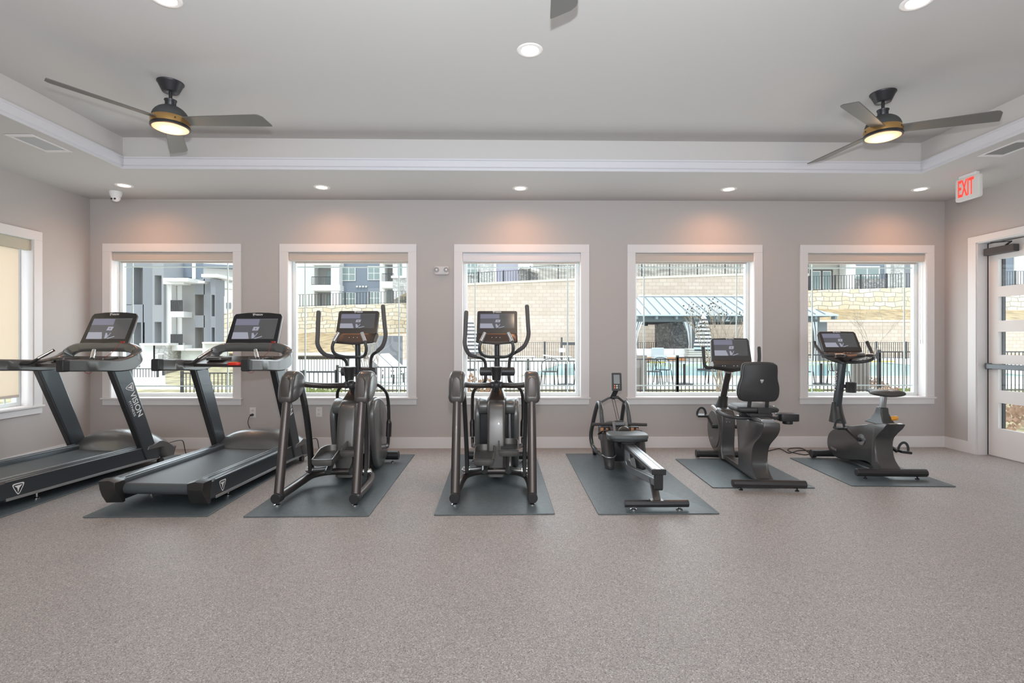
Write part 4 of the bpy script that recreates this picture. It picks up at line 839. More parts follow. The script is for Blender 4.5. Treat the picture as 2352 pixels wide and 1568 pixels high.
    for s in (-1, 1):
        m = MB(); m.tube([(s*.29, .955, 1.245), (s*.287, .94, 1.13), (s*.275, .95, 1.055), (s*.235, .97, 1.03), (s*.18, .98, 1.03)], .0175, seg=12); m.sphere((s*.29, .955, 1.245), .0175, 10); m.build('front_handle', mat('foam_dark', (.06, .058, .058), .7), R)
    F.place(R); R.location.z = .009 if False else 0
    return tag(R, 'recumbent exercise bike with a tall black backrest in front of the fourth window', 'exercise bike')
recumbent()
# ---------------------------------------------------------------- upright bike
def upright():
    F = Frame(3.66, 4.83, 3); R = empty('upright_bike'); px = F.px
    m = MB(); m.cyl((-.325, 0, .060), (.325, 0, .060), .037, seg=10); b = m.build('rear_foot_bar', mat('foot_bar_dark', (.055, .053, .055), .33, .4), R, bevel=.006)
    for s in (-1, 1): m = MB(); foot(m, s*.24, 0, .04, .018); m.build('foot', BLACK, b)
    m = MB(); m.cyl((-.27, .84, .055), (.27, .84, .055), .036, seg=20); m.cyl((-.30, .84, .05), (-.255, .84, .05), .045, seg=20); m.cyl((.255, .84, .05), (.30, .84, .05), .045, seg=20); m.build('front_foot_bar', BLACK, R, bevel=.004)
    m = MB(); m.bar([(0, .05, .06), (0, .84, .055)], .08, .045, smooth=False); m.build('floor_beam', DARK, R)
    X = -.085
    # traced in the plane of the left flank
    out = [(1937, 980), (1960, 979), (1985, 976), (2008, 975), (2037, 976), (2013, 1005), (2010, 1035), (2016, 1061), (2029, 1085), (2012, 1083), (2000, 1068), (1985, 1060), (1960, 1058), (1930, 1056), (1910, 1045), (1900, 1025), (1901, 1002), (1912, 988)]
    pr = [(p.y, p.z) for p in (px(u, v, x=X) for u, v in out)]
    top = max(z for y, z in pr)
    m = MB(); m.pillow(sm2(pr, 3), -.088, .088, r=.022, inset=.015); dh = m.build('drive_housing', mat('housing_grey', (.11, .108, .108), .34, .5, coat=.2), R, smooth=50)
    p = px(1914, 1032, x=-.0895); text('brand_lettering', 'VISION', .034, mat('grey_print', (.4, .4, .4), .5), dh, plane((-.0895, p.y, p.z), (0, -1, -.1), (0, -.1, 1)), ext=.0005)
    m = MB(); m.lathe([(.001, 0), (.055, 0), (.055, -.006), (.02, -.012), (.001, -.012)], (-.088, .30, .315), seg=30, axis='x'); cd_ = m.build('crank_disc', SILVER, R)
    m = MB()
    for k in range(6): a = PI/3*k; m.cyl((-.0935, .30+.042*math.cos(a), .315+.042*math.sin(a)), (-.0955, .30+.042*math.cos(a), .315+.042*math.sin(a)), .006, seg=8)
    m.build('disc_hole', BLACK, cd_)
    # seat tower
    t0, t1 = px(1990, 976, x=-.05), px(2014, 941, x=-.035)
    m = MB(); m.loft([[(-.07, .30, .50), (.07, .30, .50), (.07, -.01, .50), (-.07, -.01, .50)], [(-.052, .235, .54), (.052, .235, .54), (.052, .04, .54), (-.052, .04, .54)], [(-.04, .18, .61), (.04, .18, .61), (.04, .08, .61), (-.04, .08, .61)], [(-.036, .165, .665), (.036, .165, .665), (.036, .085, .665), (-.036, .085, .665)]]); m.build('seat_tower', mat('tower_grey', (.085, .09, .092), .35, .45), R, bevel=.01, smooth=50)
    m = MB(); m.bar([(0, .13, .60), (0, .10, .79)], .045, .05, up=(0, 1, 0), smooth=False); m.build('seat_post', SILVER, R, bevel=.003)
    m = MB(); m.cyl((.035, .06, .565), (.075, .05, .57), .022); m.sphere((.075, .05, .57), .024, 12); m.build('adjustment_knob', mat('knob_orange', (.85, .38, .04), .4), R)
    # saddle
    rings = []
    for i, (y, w_, z0, z1) in enumerate(((-.05, .06, .79, .815), (-.04, .11, .782, .835), (.0, .138, .776, .846), (.07, .142, .775, .842), (.14, .115, .778, .828), (.20, .070, .782, .828), (.27, .045, .786, .832), (.31, .028, .792, .828))):
        rings.append([(w_*math.cos(a)*(1 if math.sin(a) < 0 else 1), y, (z0+z1)/2+(z1-z0)/2*math.sin(a)-(.010*math.exp(-(w_*math.cos(a)/.03)**2) if math.sin(a) > 0 and i < 5 else 0)) for a in [2*PI*k/24 for k in range(24)]])
    m = MB(); m.loft(rings); m.build('saddle', mat('saddle_grey', (.07, .068, .066), .5), R, smooth=60)
    # mast, sleeve, cup holder
    m = MB(); m.loft([[(x*a, y0+y*b, z) for x, y in ellipse(0, 0, 1, 1, 16)] for a, b, y0, z in ((.07, .12, .86, .40), (.058, .08, .87, .50), (.05, .05, .875, .60), (.048, .046, .868, .625))]); m.build('mast_sleeve', mat('sleeve_dark', (.05, .05, .05), .4, .3), R, smooth=50)
    m = MB(); m.bar([(0, .88, .45), (0, .86, .62), (0, .775, 1.07)], .062, .085, up=(0, 1, 0), smooth=False); ms = m.build('mast', mat('upright_grey', (.075, .088, .098), .32, .45, coat=.2), R, bevel=.008)
    text('brand_lettering', 'VISION', .075, WHITE, ms, plane((-.033, .845, .86), (0, .05, -1.0) if False else (0, -.14, 1), (0, 1, .14)), ext=.0005)
    m = MB(); m.lathe([(.001, 0), (.050, 0), (.052, .11), (.054, .112), (.048, .112), (.046, .01), (.001, .01)], (.075, .74, .745), seg=28); m.box(-.01, .05, .76, .84, .79, .83); m.build('cup_holder', DARK, R, smooth=50)
    # crank arms and pedals
    m = MB(); m.cyl((-.095, .30, .315), (-.125, .30, .315), .022); m.bar([(-.118, .30, .315), (-.15, .46, .40)], .026, .022, up=(1, 0, 0), smooth=False); m.build('crank', BLACK, R)
    m = MB(); m.cyl((.088, .30, .315), (.125, .30, .315), .022); m.bar([(.118, .30, .315), (.15, .14, .23)], .026, .022, up=(1, 0, 0), smooth=False); m.build('crank', BLACK, R)
    pedal(R, Matrix.Translation((-.205, .46, .40)) @ Matrix.Rotation(.0, 4, 'X'), -1); pedal(R, Matrix.Translation((.215, .14, .23)) @ Matrix.Rotation(.12, 4, 'Y'), 1)
    # console
    c0 = .745
    M = plane((0, c0+.07, 1.305), (1, 0, 0), (0, .13, .225)); ol = [(-.205, -.125), (.205, -.125), (.20, .10), (.185, .125), (0, .130), (-.185, .125), (-.20, .10)]
    m = MB(); m.loft([[M @ Vector((x, y, 0)) for x, y in ol], [M @ Vector((x*1.015, y*1.01, -.012)) for x, y in ol], [M @ Vector((x*1.015, y, -.04)) for x, y in ol], [M @ Vector((x*.9, y*.9, -.06)) for x, y in ol]]); h = m.build('display_bezel', mat('bezel_soft', (.06, .058, .058), .38, .2), R, bevel=.004)
    display(h, M @ Matrix.Translation((.0, .012, 0)), .345, .175); wordmark(h, M @ Matrix.Translation((0, .116, 0)), .075)
    m = MB(); m.loft([[(x, c0+.02, 1.198), (x, c0-.10, 1.15+abs(x)*.05), (x, c0-.115, 1.125+abs(x)*.1), (x, c0-.04, 1.075+abs(x)*.2), (x, c0+.06, 1.08+abs(x)*.2), (x, c0+.09, 1.19)] for x in (-.205, -.14, 0, .14, .205)]); cp = m.build('control_panel', mat('panel_brown', (.07, .058, .052), .33, .45), R, bevel=.008)
    m = MB(); Mk = plane((.0, c0-.035, 1.1768), (1, 0, 0), (0, .12, .046))
    for x in (-.02, .02, .05): m.add([Mk @ Vector((x+a*.006, b*.006, .004)) for a, b in ellipse(0, 0, 1, 1, 10)], [tuple(range(10))])
    m.build('button_mark', WHITE, cp)
    m = MB(); P = [(-.285, c0+.06, 1.30), (-.285, c0+.03, 1.255), (-.265, c0-.06, 1.17), (-.22, c0-.13, 1.115), (-.12, c0-.12, 1.085), (0, c0-.02, 1.075)]; P += [(-p[0], p[1], p[2]) for p in reversed(P[:-1])]
    P2 = [(-.255, c0-.08, 1.16), (-.21, c0-.17, 1.155), (-.12, c0-.19, 1.155), (-.06, c0-.14, 1.15)]
    m.tube(P, .017, seg=12); hb = m.build('handlebar', DARK, R)
    for s in (-1, 1):
        m = MB(); m.tube([(s*a, b, c) for a, b, c in P2], .015, seg=10); m.build('front_grip', DARK, hb)
        m = MB(); m.tube([(s*.20, c0-.176, 1.156), (s*.105, c0-.183, 1.155)], .019, smooth=False, seg=12); m.build('pulse_contact', mat('warm_chrome', (.75, .62, .52), .25, .9), hb)
    F.place(R); R.location.z = .009
    return tag(R, 'upright exercise bike with a saddle in front of the rightmost window', 'exercise bike')
upright()
def fl(u, v): p = WF.px(u, v, z=.006); p.y = min(p.y, 6.26); return p
m = MB(); m.tube([fl(1690, 1012)-Vector((0, 0, 0)), fl(1684, 1040), fl(1700, 1035), fl(1757, 1036), fl(1790, 1030), fl(1812, 1040), fl(1835, 1034), fl(1865, 1036), fl(1850, 1044), fl(1815, 1037), fl(1812, 1030), fl(1840, 1029), fl(1862, 1041)], .0055, seg=7)
tag(m.build('power_cable', BLACK), 'tangled black power cord on the floor between the two exercise bikes', 'cord')
m = MB(); m.bar([fl(1860, 1041)+Vector((0, 0, .014)), fl(1882, 1046)+Vector((0, 0, .014))], .035, .03, smooth=False); tag(m.build('power_adapter', BLACK, bevel=.004), 'small black power adapter on the floor by the upright bike front foot', 'adapter')

# ================================================================== OUTSIDE
GZ = -.15
G = Frame(0, 0, 0)
tag(MB().box(-60, 90, 6.6, 15.2, GZ-.3, GZ).build('lawn', GRASS), 'strip of dry grass between the building and the pool fence', 'lawn', kind='stuff')
struct(MB().box(-60, 90, 15.2, 46, GZ-.32, GZ+.005).build('pool_terrace', CONC))
wat = bpy.data.materials.new('pool_water'); wat.use_nodes = True; _b = wat.node_tree.nodes['Principled BSDF']; _b.inputs['Base Color'].default_value = (.40, .78, .84, 1); _b.inputs['Roughness'].default_value = .12
_n = wat.node_tree.nodes.new('ShaderNodeTexNoise'); _n.inputs['Scale'].default_value = 3; _p = wat.node_tree.nodes.new('ShaderNodeBump'); _p.inputs['Strength'].default_value = .2; wat.node_tree.links.new(_n.outputs[0], _p.inputs['Height']); wat.node_tree.links.new(_p.outputs[0], _b.inputs['Normal'])
pool = [(.6, 20.0), (20.5, 19.2), (23, 31.0), (3.2, 30.0)]
m = MB(); m.prism(pool, GZ+.004, GZ+.012, axis='z'); o = struct(m.build('pool_water', wat, smooth=0))
m = MB(); m.bar([(*p, GZ+.03) for p in pool+pool[:1]], .35, .06, smooth=False); struct(m.build('pool_coping', mat('coping', (.70, .66, .58), .8)))
m = MB(); m.tube([(8.5, 30.2, GZ+.10), (24, 31.4, GZ+.10)], .035, smooth=False, seg=8); tag(m.build('lane_rope', mat('rope_yellow', (.75, .65, .10), .5)), 'yellow safety rope along the far side of the pool', 'rope')
def fence(pts, h, gap=.105, ps=.016, lab='', posts=None, group=None, rail2=.10, post=.06, spikes=0.):
    """picket fence along a polyline of (x, y, base z)"""
    o = Vector(pts[0]); r = empty('picket_fence', o); m = MB(); q = []
    tot = 0
    for a, b in zip(pts, pts[1:]):
        a, b = Vector(a)-o, Vector(b)-o; L = (b-a).length; d = (b-a)/L; n = max(1, int(L/gap)); nn = Vector((-d.y, d.x, 0)).normalized()
        for z in (h, h-.12, rail2):
            if z == h-.12 and not spikes: continue
            m.bar([a+Vector((0, 0, z)), b+Vector((0, 0, z))], .035, .03, smooth=False)
        for k in range(n+1):
            p = a+d*(k*L/n); m.box(p.x-ps/2, p.x+ps/2, p.y-ps/2, p.y+ps/2, p.z+.03, p.z+h-.004+spikes)
        q += [(a, d, L)]
    m.build('picket_panel', IRON, r, smooth=0)
    for a, d, L in q:
        n = max(1, round(L/2.4))
        for k in range(n+1):
            p = a+d*(k*L/n); MB().box(p.x-post/2, p.x+post/2, p.y-post/2, p.y+post/2, p.z-.02, p.z+h+.06).build('fence_post', IRON, r, smooth=0)
    return tag(r, lab, 'fence', group)
FY = 13.8
fx = lambda u, y=FY: at(u, 800, y).x
zt = lambda v, y=FY: CH-(v-778)*y/FPX
fence([(fx(693), FY, GZ-.30), (fx(470)-.6, FY, GZ-.30)], zt(856)-GZ+.30, lab='low black picket fence outside the first and second windows, left end of the pool fence')
fence([(fx(772), FY, GZ-.22), (fx(700), FY, GZ-.22)], zt(854)-GZ+.22, lab='short black picket fence panel outside the second window, left part')
fence([(fx(1020), FY, GZ), (fx(775), FY, GZ)], zt(843)-GZ, lab='black picket pool fence outside the second window, right part')
fence([(fx(1025), FY, GZ), (fx(1400), FY, GZ)], zt(829)-GZ, lab='black picket pool fence outside the middle window')
fence([(fx(1405), FY, GZ), (fx(1555), FY, GZ)], zt(825)-GZ, lab='black picket pool fence outside the left part of the fourth window')
fence([(fx(1556), FY, GZ), (fx(1800), FY, GZ)], zt(821)-GZ, lab='black picket pool fence outside the right part of the fourth window')
fence([(fx(1802), FY, GZ), (fx(2018), FY, GZ)], zt(815)-GZ, lab='black picket pool fence outside the left part of the fifth window')
fence([(fx(2020), FY, GZ), (fx(2260), FY, GZ), (fx(2600), FY, GZ), (fx(2760), FY, GZ)], zt(808)-GZ, lab='taller black picket pool fence outside the fifth window and the door')
BY = 38
fence([(at(676, 800, 22).x, 22, GZ), (at(800, 800, 22).x, 22, GZ)], zt(819, 22)-GZ, lab='grey picket fence by the path in the left half of the second window', gap=.12)
fence([(at(884, 800, BY).x, BY, GZ), (at(1250, 800, BY).x, BY, GZ)], zt(786, BY)-GZ, gap=.16, ps=.03, lab='far black picket fence behind the pool, left stretch', post=.09)
fence([(at(1252, 800, BY).x, BY, GZ), (at(1600, 800, BY).x, BY, GZ), (at(2150, 800, BY).x, BY, GZ)], zt(786, BY)-GZ, gap=.16, ps=.03, lab='far black picket fence behind the pavilion, right stretch', post=.09)
# retaining walls, terraces, slopes
def wallpoly(name, us, Y, vt, zb, mt, lab, th=.5, cat='retaining wall'):
    """wall with a sloping top; us = pixel columns at depth Y, vt = top rows"""
    m = MB(); poly = [(at(u, 800, Y).x, at(u, v, Y).z) for u, v in zip(us, vt)]; poly += [(poly[-1][0], zb), (poly[0][0], zb)]
    m.prism(poly, Y, Y+th, axis='y'); o = m.build(name, mt, smooth=0); return tag(o, lab, cat)
WY = 42
wallpoly('retaining_wall', (1000, 1067, 1330, 1456, 1710, 1850, 1851, 2100, 2450), WY, (662, 655, 643, 640, 632, 626, 739, 739, 739), GZ-.2, BLOCK, 'tall tan block retaining wall behind the pool and pavilion')
m = MB(); P = [(at(u, 800, WY).x, at(u, v, WY).z) for u, v in ((1000, 662), (1067, 655), (1330, 643), (1456, 640), (1710, 632), (1850, 626))]
for a, b in zip(P, P[1:]): m.prism([(a[0], a[1]-.02), (b[0], b[1]-.02), (b[0], b[1]+.16), (a[0], a[1]+.16)], WY-.06, WY+.6, axis='y')
a, b = at(1851, 739, WY), at(2450, 739, WY); m.box(a.x, b.x, WY-.06, WY+.6, a.z, a.z+.16)
tag(m.build('wall_coping', mat('coping_pale', (.82, .76, .66), .9)), 'pale coping course along the top of the tan block wall', 'coping')
SY = 48
m = MB(); a, b = at(1800, 739, WY+.6), at(2450, 739, WY+.6); c, d = at(2500, 713, SY), at(1800, 709, SY)
m.quad((a.x, a.y, a.z), (b.x, b.y, b.z), (c.x, c.y, c.z), (d.x, d.y, d.z)); m.quad((a.x, a.y, a.z-.5), (d.x, d.y, a.z-.5), (d.x, d.y, d.z), (a.x, a.y, a.z))
tag(m.build('hillside', BANK, smooth=0), 'sandy dry slope between the tan wall and the limestone wall, right side', 'slope', kind='stuff')
wallpoly('stone_wall', (1800, 1853, 2095, 2500), SY, (669, 667, 660, 652), 1.5, LIMESTONE, 'cream limestone block wall on the slope outside the fifth window')
XA = at(600, 800, 52).x
wallpoly('stone_wall', (480, 690, 940, 1130), 52, (712, 704, 695, 690), .8, LIMESTONE, 'cream limestone block wall behind the left elliptical, below the apartments')
m = MB(); a, b, c, d = at(440, 812, 37), at(1110, 806, 37), at(1110, 762, 52), at(440, 768, 52); m.quad(a, b, c, d)
tag(m.build('hillside', BANK, smooth=0), 'brown grassy slope below the limestone wall outside the second window', 'slope', kind='stuff')
wallpoly('retaining_wall', (880, 960, 1012), 36.5, (768, 764, 762), GZ-.3, BLOCK, 'low tan block wall stub outside the right part of the second window', .4)
# upper terrace carrying the apartments
TZ = at(1456, 640, WY).z-.25
m = MB(); m.quad((at(950, 800, 42.5).x, 42.5, TZ-.5), (at(1850, 800, 42.5).x, 42.5, TZ+.3), (at(1850, 800, 80).x, 80, TZ+1.2), (-20, 80, TZ)); m.quad((at(470, 700, 52.5).x, 52.5, 4.3), (at(1130, 700, 52.5).x, 52.5, 4.9), (10, 80, 5.5), (-60, 80, 5)); m.quad((at(1800, 668, 48.5).x, 48.5, 5.7), (at(2500, 652, 48.5).x, 48.5, 6.2), (120, 80, 6.6), (30, 80, 6.6))
PG = mat('pale_ground', (.66, .62, .54), .95, var=.15, vs=.8)
for k, lb in enumerate(('pale ground above the tan block wall', 'pale ground in front of the blue-grey apartments', 'pale ground in front of the apartments outside the fifth window')):
    q = MB(); q.quad(*m.v[4*k:4*k+4]); tag(q.build('hillside', PG, smooth=0), lb, 'slope', kind='stuff')
fence([(at(682, 700, 52.4).x, 52.4, at(690, 705, 52.4).z), (at(958, 700, 52.4).x, 52.4, at(955, 695, 52.4).z)], 1.25, gap=.3, ps=.045, post=.14, lab='dark fence on top of the limestone wall outside the second window')
fence([(at(1040, 657, 43).x, 43, at(1040, 659, 43).z), (at(1215, 655, 43).x, 43, at(1215, 649, 43).z)], 1.1, gap=.22, ps=.035, post=.1, lab='dark stair-side fence above the tan wall outside the middle window, left part')
fence([(at(1218, 655, 43).x, 43, at(1218, 649, 43).z), (at(1856, 655, 43).x, 43, at(1856, 627, 43).z)], 1.35, gap=.26, ps=.025, post=.07, lab='thin fence along the top of the tan wall, outside the third and fourth windows')
fence([(at(1800, 665, 48.4).x, 48.4, at(1800, 669, 48.4).z), (at(2095, 661, 48.4).x, 48.4, at(2095, 660, 48.4).z), (at(2450, 653, 48.4).x, 48.4, at(2450, 653, 48.4).z)], 1.35, gap=.26, ps=.035, post=.12, lab='dark fence on top of the limestone wall outside the fifth window')
# rocky hill in the far back
m = MB(); pts = []
random.seed(3); NX, NY = 26, 6
for j in range(NY):
    for i in range(NX): x = 4+i*2.6; y = 62+j*7; pts.append((x, y, 7.0+j*2.4+random.uniform(-.5, .5)))
m.add(pts, [(j*NX+i, j*NX+i+1, (j+1)*NX+i+1, (j+1)*NX+i) for j in range(NY-1) for i in range(NX-1)])
tag(m.build('hillside', mat('rock_hill', (.42, .39, .34), .95, var=.4, vs=.5)), 'grey rocky hill behind the top of the tan wall', 'hill', kind='stuff')

# ---- apartment buildings (each window, balcony and panel a part)
SIDE = mat('blue_grey_siding', (.24, .28, .34), .8); STUC = mat('white_stucco', (.80, .80, .78), .85); WTRIM = mat('outdoor_white', (.88, .88, .87), .7)
GLZ = mat('far_glass', (.30, .38, .38), .2); GREY = mat('grey_stucco', (.30, .315, .345), .85); DGREY = mat('recess_grey', (.42, .42, .41), .85); DOORW = mat('pale_door', (.75, .76, .75), .6); PURP = mat('lavender_stucco', (.46, .46, .56), .85)
def building(name, Y, lab):
    r = empty(name, (0, Y, 0)); tag(r, lab, 'building'); r['Y'] = Y; return r
def bpx(r, part, mt, u0, u1, v0, v1, d0=0., d1=.3, Y=None, bevel=0, parent=None):
    """box whose front face spans the pixel box at the facade depth; d0/d1 = offsets from the facade (negative = towards us)"""
    Y = Y or r['Y']; a, b = at(u0, v1, Y+d0), at(u1, v0, Y+d0); m = MB(); m.box(a.x, b.x, Y+d0-r.location.y, Y+d1-r.location.y, a.z, b.z)
    o = m.build(part, mt, parent or r, smooth=0); return o
def bwin(r, u0, u1, v0, v1, nx=2, ny=2, Y=None, d=-.08, t=1.6, gm=None):
    f = bpx(r, 'window', WTRIM, u0, u1, v0, v1, d-.04, d+.02, Y); w_, h_ = (u1-u0-t*(nx+1))/nx, (v1-v0-t*(ny+1))/ny
    m = MB(); Y = Y or r['Y']
    for i in range(nx):
        for j in range(ny):
            a, b = at(u0+t+i*(w_+t), v0+t+j*(h_+t)+h_, Y+d-.05), at(u0+t+i*(w_+t)+w_, v0+t+j*(h_+t), Y+d-.05); m.box(a.x, b.x, Y+d-.06-r.location.y, Y+d-.04-r.location.y, a.z, b.z)
    m.build('pane', gm or GLZ, f, smooth=0); return f
def rail(r, u0, u1, v0, v1, Y=None, d=-1.2, n=None):
    Y = Y or r['Y']; a, b = at(u0, v1, Y+d), at(u1, v0, Y+d); m = MB(); oy = r.location.y; y = Y+d-oy; n = n or max(3, int((b.x-a.x)/.16))
    m.box(a.x, b.x, y-.03, y+.03, b.z-.06, b.z).box(a.x, b.x, y-.03, y+.03, a.z, a.z+.05)
    for k in range(n+1): x = a.x+(b.x-a.x)*k/n; m.box(x-.02, x+.02, y-.02, y+.02, a.z, b.z)
    m.build('balcony_railing', IRON, r, smooth=0)
# behind window 2 / 3
b2 = building('apartment_building', 60, 'blue-grey sided apartment block with white balconies above the limestone wall, outside the second window')
bpx(b2, 'siding_wall', SIDE, 776, 875, 520, 712, 0, 5); bpx(b2, 'stucco_wall', STUC, 650, 722, 500, 715, -.4, 5); bpx(b2, 'recess_wall', DGREY, 716, 776, 500, 712, .9, 1.2)
bpx(b2, 'balcony_column', WTRIM, 760, 779, 500, 706, -1.3, .8); bpx(b2, 'stucco_wall', STUC, 872, 884, 500, 706, -.6, 3); bpx(b2, 'recess_wall', DGREY, 880, 905, 500, 706, .9, 1.2); bpx(b2, 'balcony_column', WTRIM, 902, 912, 500, 706, -1.2, .8)
bpx(b2, 'balcony_slab', WTRIM, 716, 781, 654, 667, -1.4, .85); bpx(b2, 'balcony_slab', WTRIM, 716, 781, 596, 608, -1.4, .85); bpx(b2, 'balcony_slab', WTRIM, 876, 913, 646, 661, -1.4, .85); bpx(b2, 'balcony_slab', WTRIM, 876, 913, 588, 604, -1.4, .85)
rail(b2, 716, 761, 635, 654); rail(b2, 878, 904, 628, 648); bpx(b2, 'balcony_door', GLZ, 751, 761, 622, 654, .80, .9); bpx(b2, 'balcony_door', GLZ, 751, 761, 677, 706, .80, .9); bpx(b2, 'balcony_door', GLZ, 884, 897, 662, 706, .8, .9)
for u0, u1, v0, v1 in ((785.5, 816.5, 613.5, 645), (844, 873, 611, 643), (785.5, 816.5, 671.5, 700), (845, 873, 669.5, 699), (785.5, 816.5, 556, 588)): bwin(b2, u0, u1, v0, v1)
bpx(b2, 'ledgestone_pier', PALEST, 902, 960, 636, 700, -1.5, 1); bpx(b2, 'stucco_wall', STUC, 912, 1000, 520, 640, -.6, 3); bpx(b2, 'pier_cap', WTRIM, 898, 962, 633, 638, -1.7, 1)
bpx(b2, 'stair_window', GLZ, 918, 923, 605, 636, -.66, -.6); bpx(b2, 'entry_door', DGREY, 917, 927, 656, 697, -1.56, -1.5)
m = MB()
for k in range(4): p = at(820+k*7, 658, 59.8); m.sphere((p.x, p.y-60, p.z), .13, 8)
m.build('wall_vents', WTRIM, b2)
b3 = building('apartment_building', 58, 'lavender and stone apartment wing with sloping stair roof, at the top of the middle window')
bpx(b3, 'ledgestone_wall', PALEST, 1010, 1140, 560, 668, .2, 4); bpx(b3, 'stucco_wall', PURP, 1137, 1190, 520, 652, 0, 3); bpx(b3, 'stucco_wall', STUC, 1190, 1216, 500, 620, -.4, 3)
bwin(b3, 1064, 1098, 602, 632); bwin(b3, 1024, 1054, 602, 632); bpx(b3, 'white_trim', WTRIM, 1134, 1140, 560, 650, -.2, .1)
m = MB(); pts = [at(1192, 648, 57), at(1236, 648, 57), at(1236, 624, 57), at(1200, 612, 57), at(1192, 618, 57)]; m.loft([[(p.x, -1, p.z) for p in pts], [(p.x, 1, p.z) for p in pts]]); m.build('ledgestone_wall', LEDGE, b3, smooth=0)
m = MB(); p, q = at(1198, 613, 56.6), at(1238, 625, 56.6); m.bar([(p.x, -1.5, p.z), (q.x, -1.5, q.z)], 2.4, .25, smooth=False); m.build('stair_roof', WTRIM, b3)
# behind window 5
b5 = building('apartment_building', 56, 'apartment block with a patio door, shuttered window and ledgestone base outside the fifth window')
bpx(b5, 'stucco_wall', mat('cream_stucco', (.62, .61, .56), .85), 1800, 1962, 540, 668, .8, 4); bpx(b5, 'stucco_column', WTRIM, 1840, 1857, 520, 668, -.5, .6); bpx(b5, 'porch_soffit', WTRIM, 1840, 1962, 590, 602, -1.2, .8); bpx(b5, 'stucco_column', WTRIM, 1943, 1964, 520, 666, -.5, .6)
bpx(b5, 'siding_wall', SIDE, 1961, 2038, 540, 664, 0, 3); bpx(b5, 'ledgestone_base', LEDGE, 1961, 2038, 640, 665, -.25, 0); bpx(b5, 'stucco_wall', STUC, 2036, 2062, 540, 664, -.3, 3); bpx(b5, 'ledgestone_column', PALEST, 2054, 2079, 560, 664, -.8, 1); bpx(b5, 'recess_wall', GREY, 2079, 2330, 560, 662, .8, 3)
bwin(b5, 1963, 2021, 611, 654, 2, 2, t=2.6); bpx(b5, 'white_shutter_trim', WTRIM, 1962, 1966, 608, 655, -.1, 0)
dd = bpx(b5, 'patio_door', mat('door_brown', (.10, .09, .09), .5), 1862, 1913, 619, 667, .72, .8); 
for a in ((1866, 1885), (1890, 1909)): bpx(b5, 'door_pane', WTRIM, a[0], a[1], 622, 665, .68, .72, parent=dd); bpx(b5, 'door_pane', GLZ, a[0]+1.5, a[1]-1.5, 624, 663, .64, .68, parent=dd)
bpx(b5, 'stucco_column', WTRIM, 2200, 2240, 520, 662, -.4, .8); bpx(b5, 'siding_wall', SIDE, 2240, 2330, 520, 662, .0, .8); bwin(b5, 2262, 2310, 600, 650, t=2.6); bpx(b5, 'stucco_wall', STUC, 2330, 2480, 520, 660, -.1, 2); bwin(b5, 2370, 2420, 600, 648, t=2.6)
# behind window 1: grey stucco apartments close by
b1 = building('apartment_building', 27, 'near grey stucco apartment block with white balcony tower and stone base outside the first window')
# left mass
bpx(b1, 'grey_facade', GREY, 200, 350, 590, 612, 0, 3); bpx(b1, 'grey_facade', GREY, 200, 303, 612, 700, 0, .6); bpx(b1, 'grey_facade', GREY, 328, 350, 612, 790, 0, .6); bpx(b1, 'grey_facade', GREY, 200, 330, 699, 740, 0, .6); bpx(b1, 'grey_facade', GREY, 200, 305, 740, 850, 0, .6)
bpx(b1, 'loggia_wall', DOORW, 300, 330, 606, 850, .9, 1.1); bpx(b1, 'grey_facade', GREY, 324, 332, 740, 790, 0, .6)
bpx(b1, 'grey_facade', mat('grey_stucco_light', (.36, .375, .40), .85), 350, 376, 590, 632, -.6, 2); bpx(b1, 'grey_facade', MATS['grey_stucco_light'], 350, 376, 700, 739, -.6, .3); bpx(b1, 'loggia_wall', DOORW, 354, 364, 632, 790, .3, .4); bpx(b1, 'loggia_wall', DGREY, 363, 373, 632, 790, .25, .35)
[bpx(b1, 'grey_facade', MATS['grey_stucco_light'], a, b, c, d, -.6, .2) for a, b in ((350, 355), (371, 376)) for c, d in ((632, 700), (739, 790))]
# white balcony tower
bpx(b1, 'white_pier', WTRIM, 376, 394, 640, 850, -.4, 3); bpx(b1, 'white_pier', WTRIM, 407, 418, 650, 850, .0, 3); bpx(b1, 'loggia_wall', DGREY, 392, 410, 650, 850, 1.2, 1.4)
bpx(b1, 'tower_roof', WTRIM, 374, 432, 638, 646, -1.4, 3); bpx(b1, 'tower_roof', WTRIM, 374, 422, 646, 652, -.8, 3)
for v in (715, 792): bpx(b1, 'balcony_slab', WTRIM, 391, 422, v, v+13, -.9, 1.2)
rail(b1, 393, 418, 689, 716, d=-.7, n=8); rail(b1, 393, 418, 767, 793, d=-.7, n=8)
bpx(b1, 'upper_storey', SIDE, 374, 442, 590, 636, 1.0, 2); bpx(b1, 'white_trim', WTRIM, 384, 388, 590, 636, .9, 1); bpx(b1, 'white_trim', WTRIM, 404, 410, 590, 636, .9, 1); bpx(b1, 'white_trim', WTRIM, 441, 447, 596, 640, .9, 1)
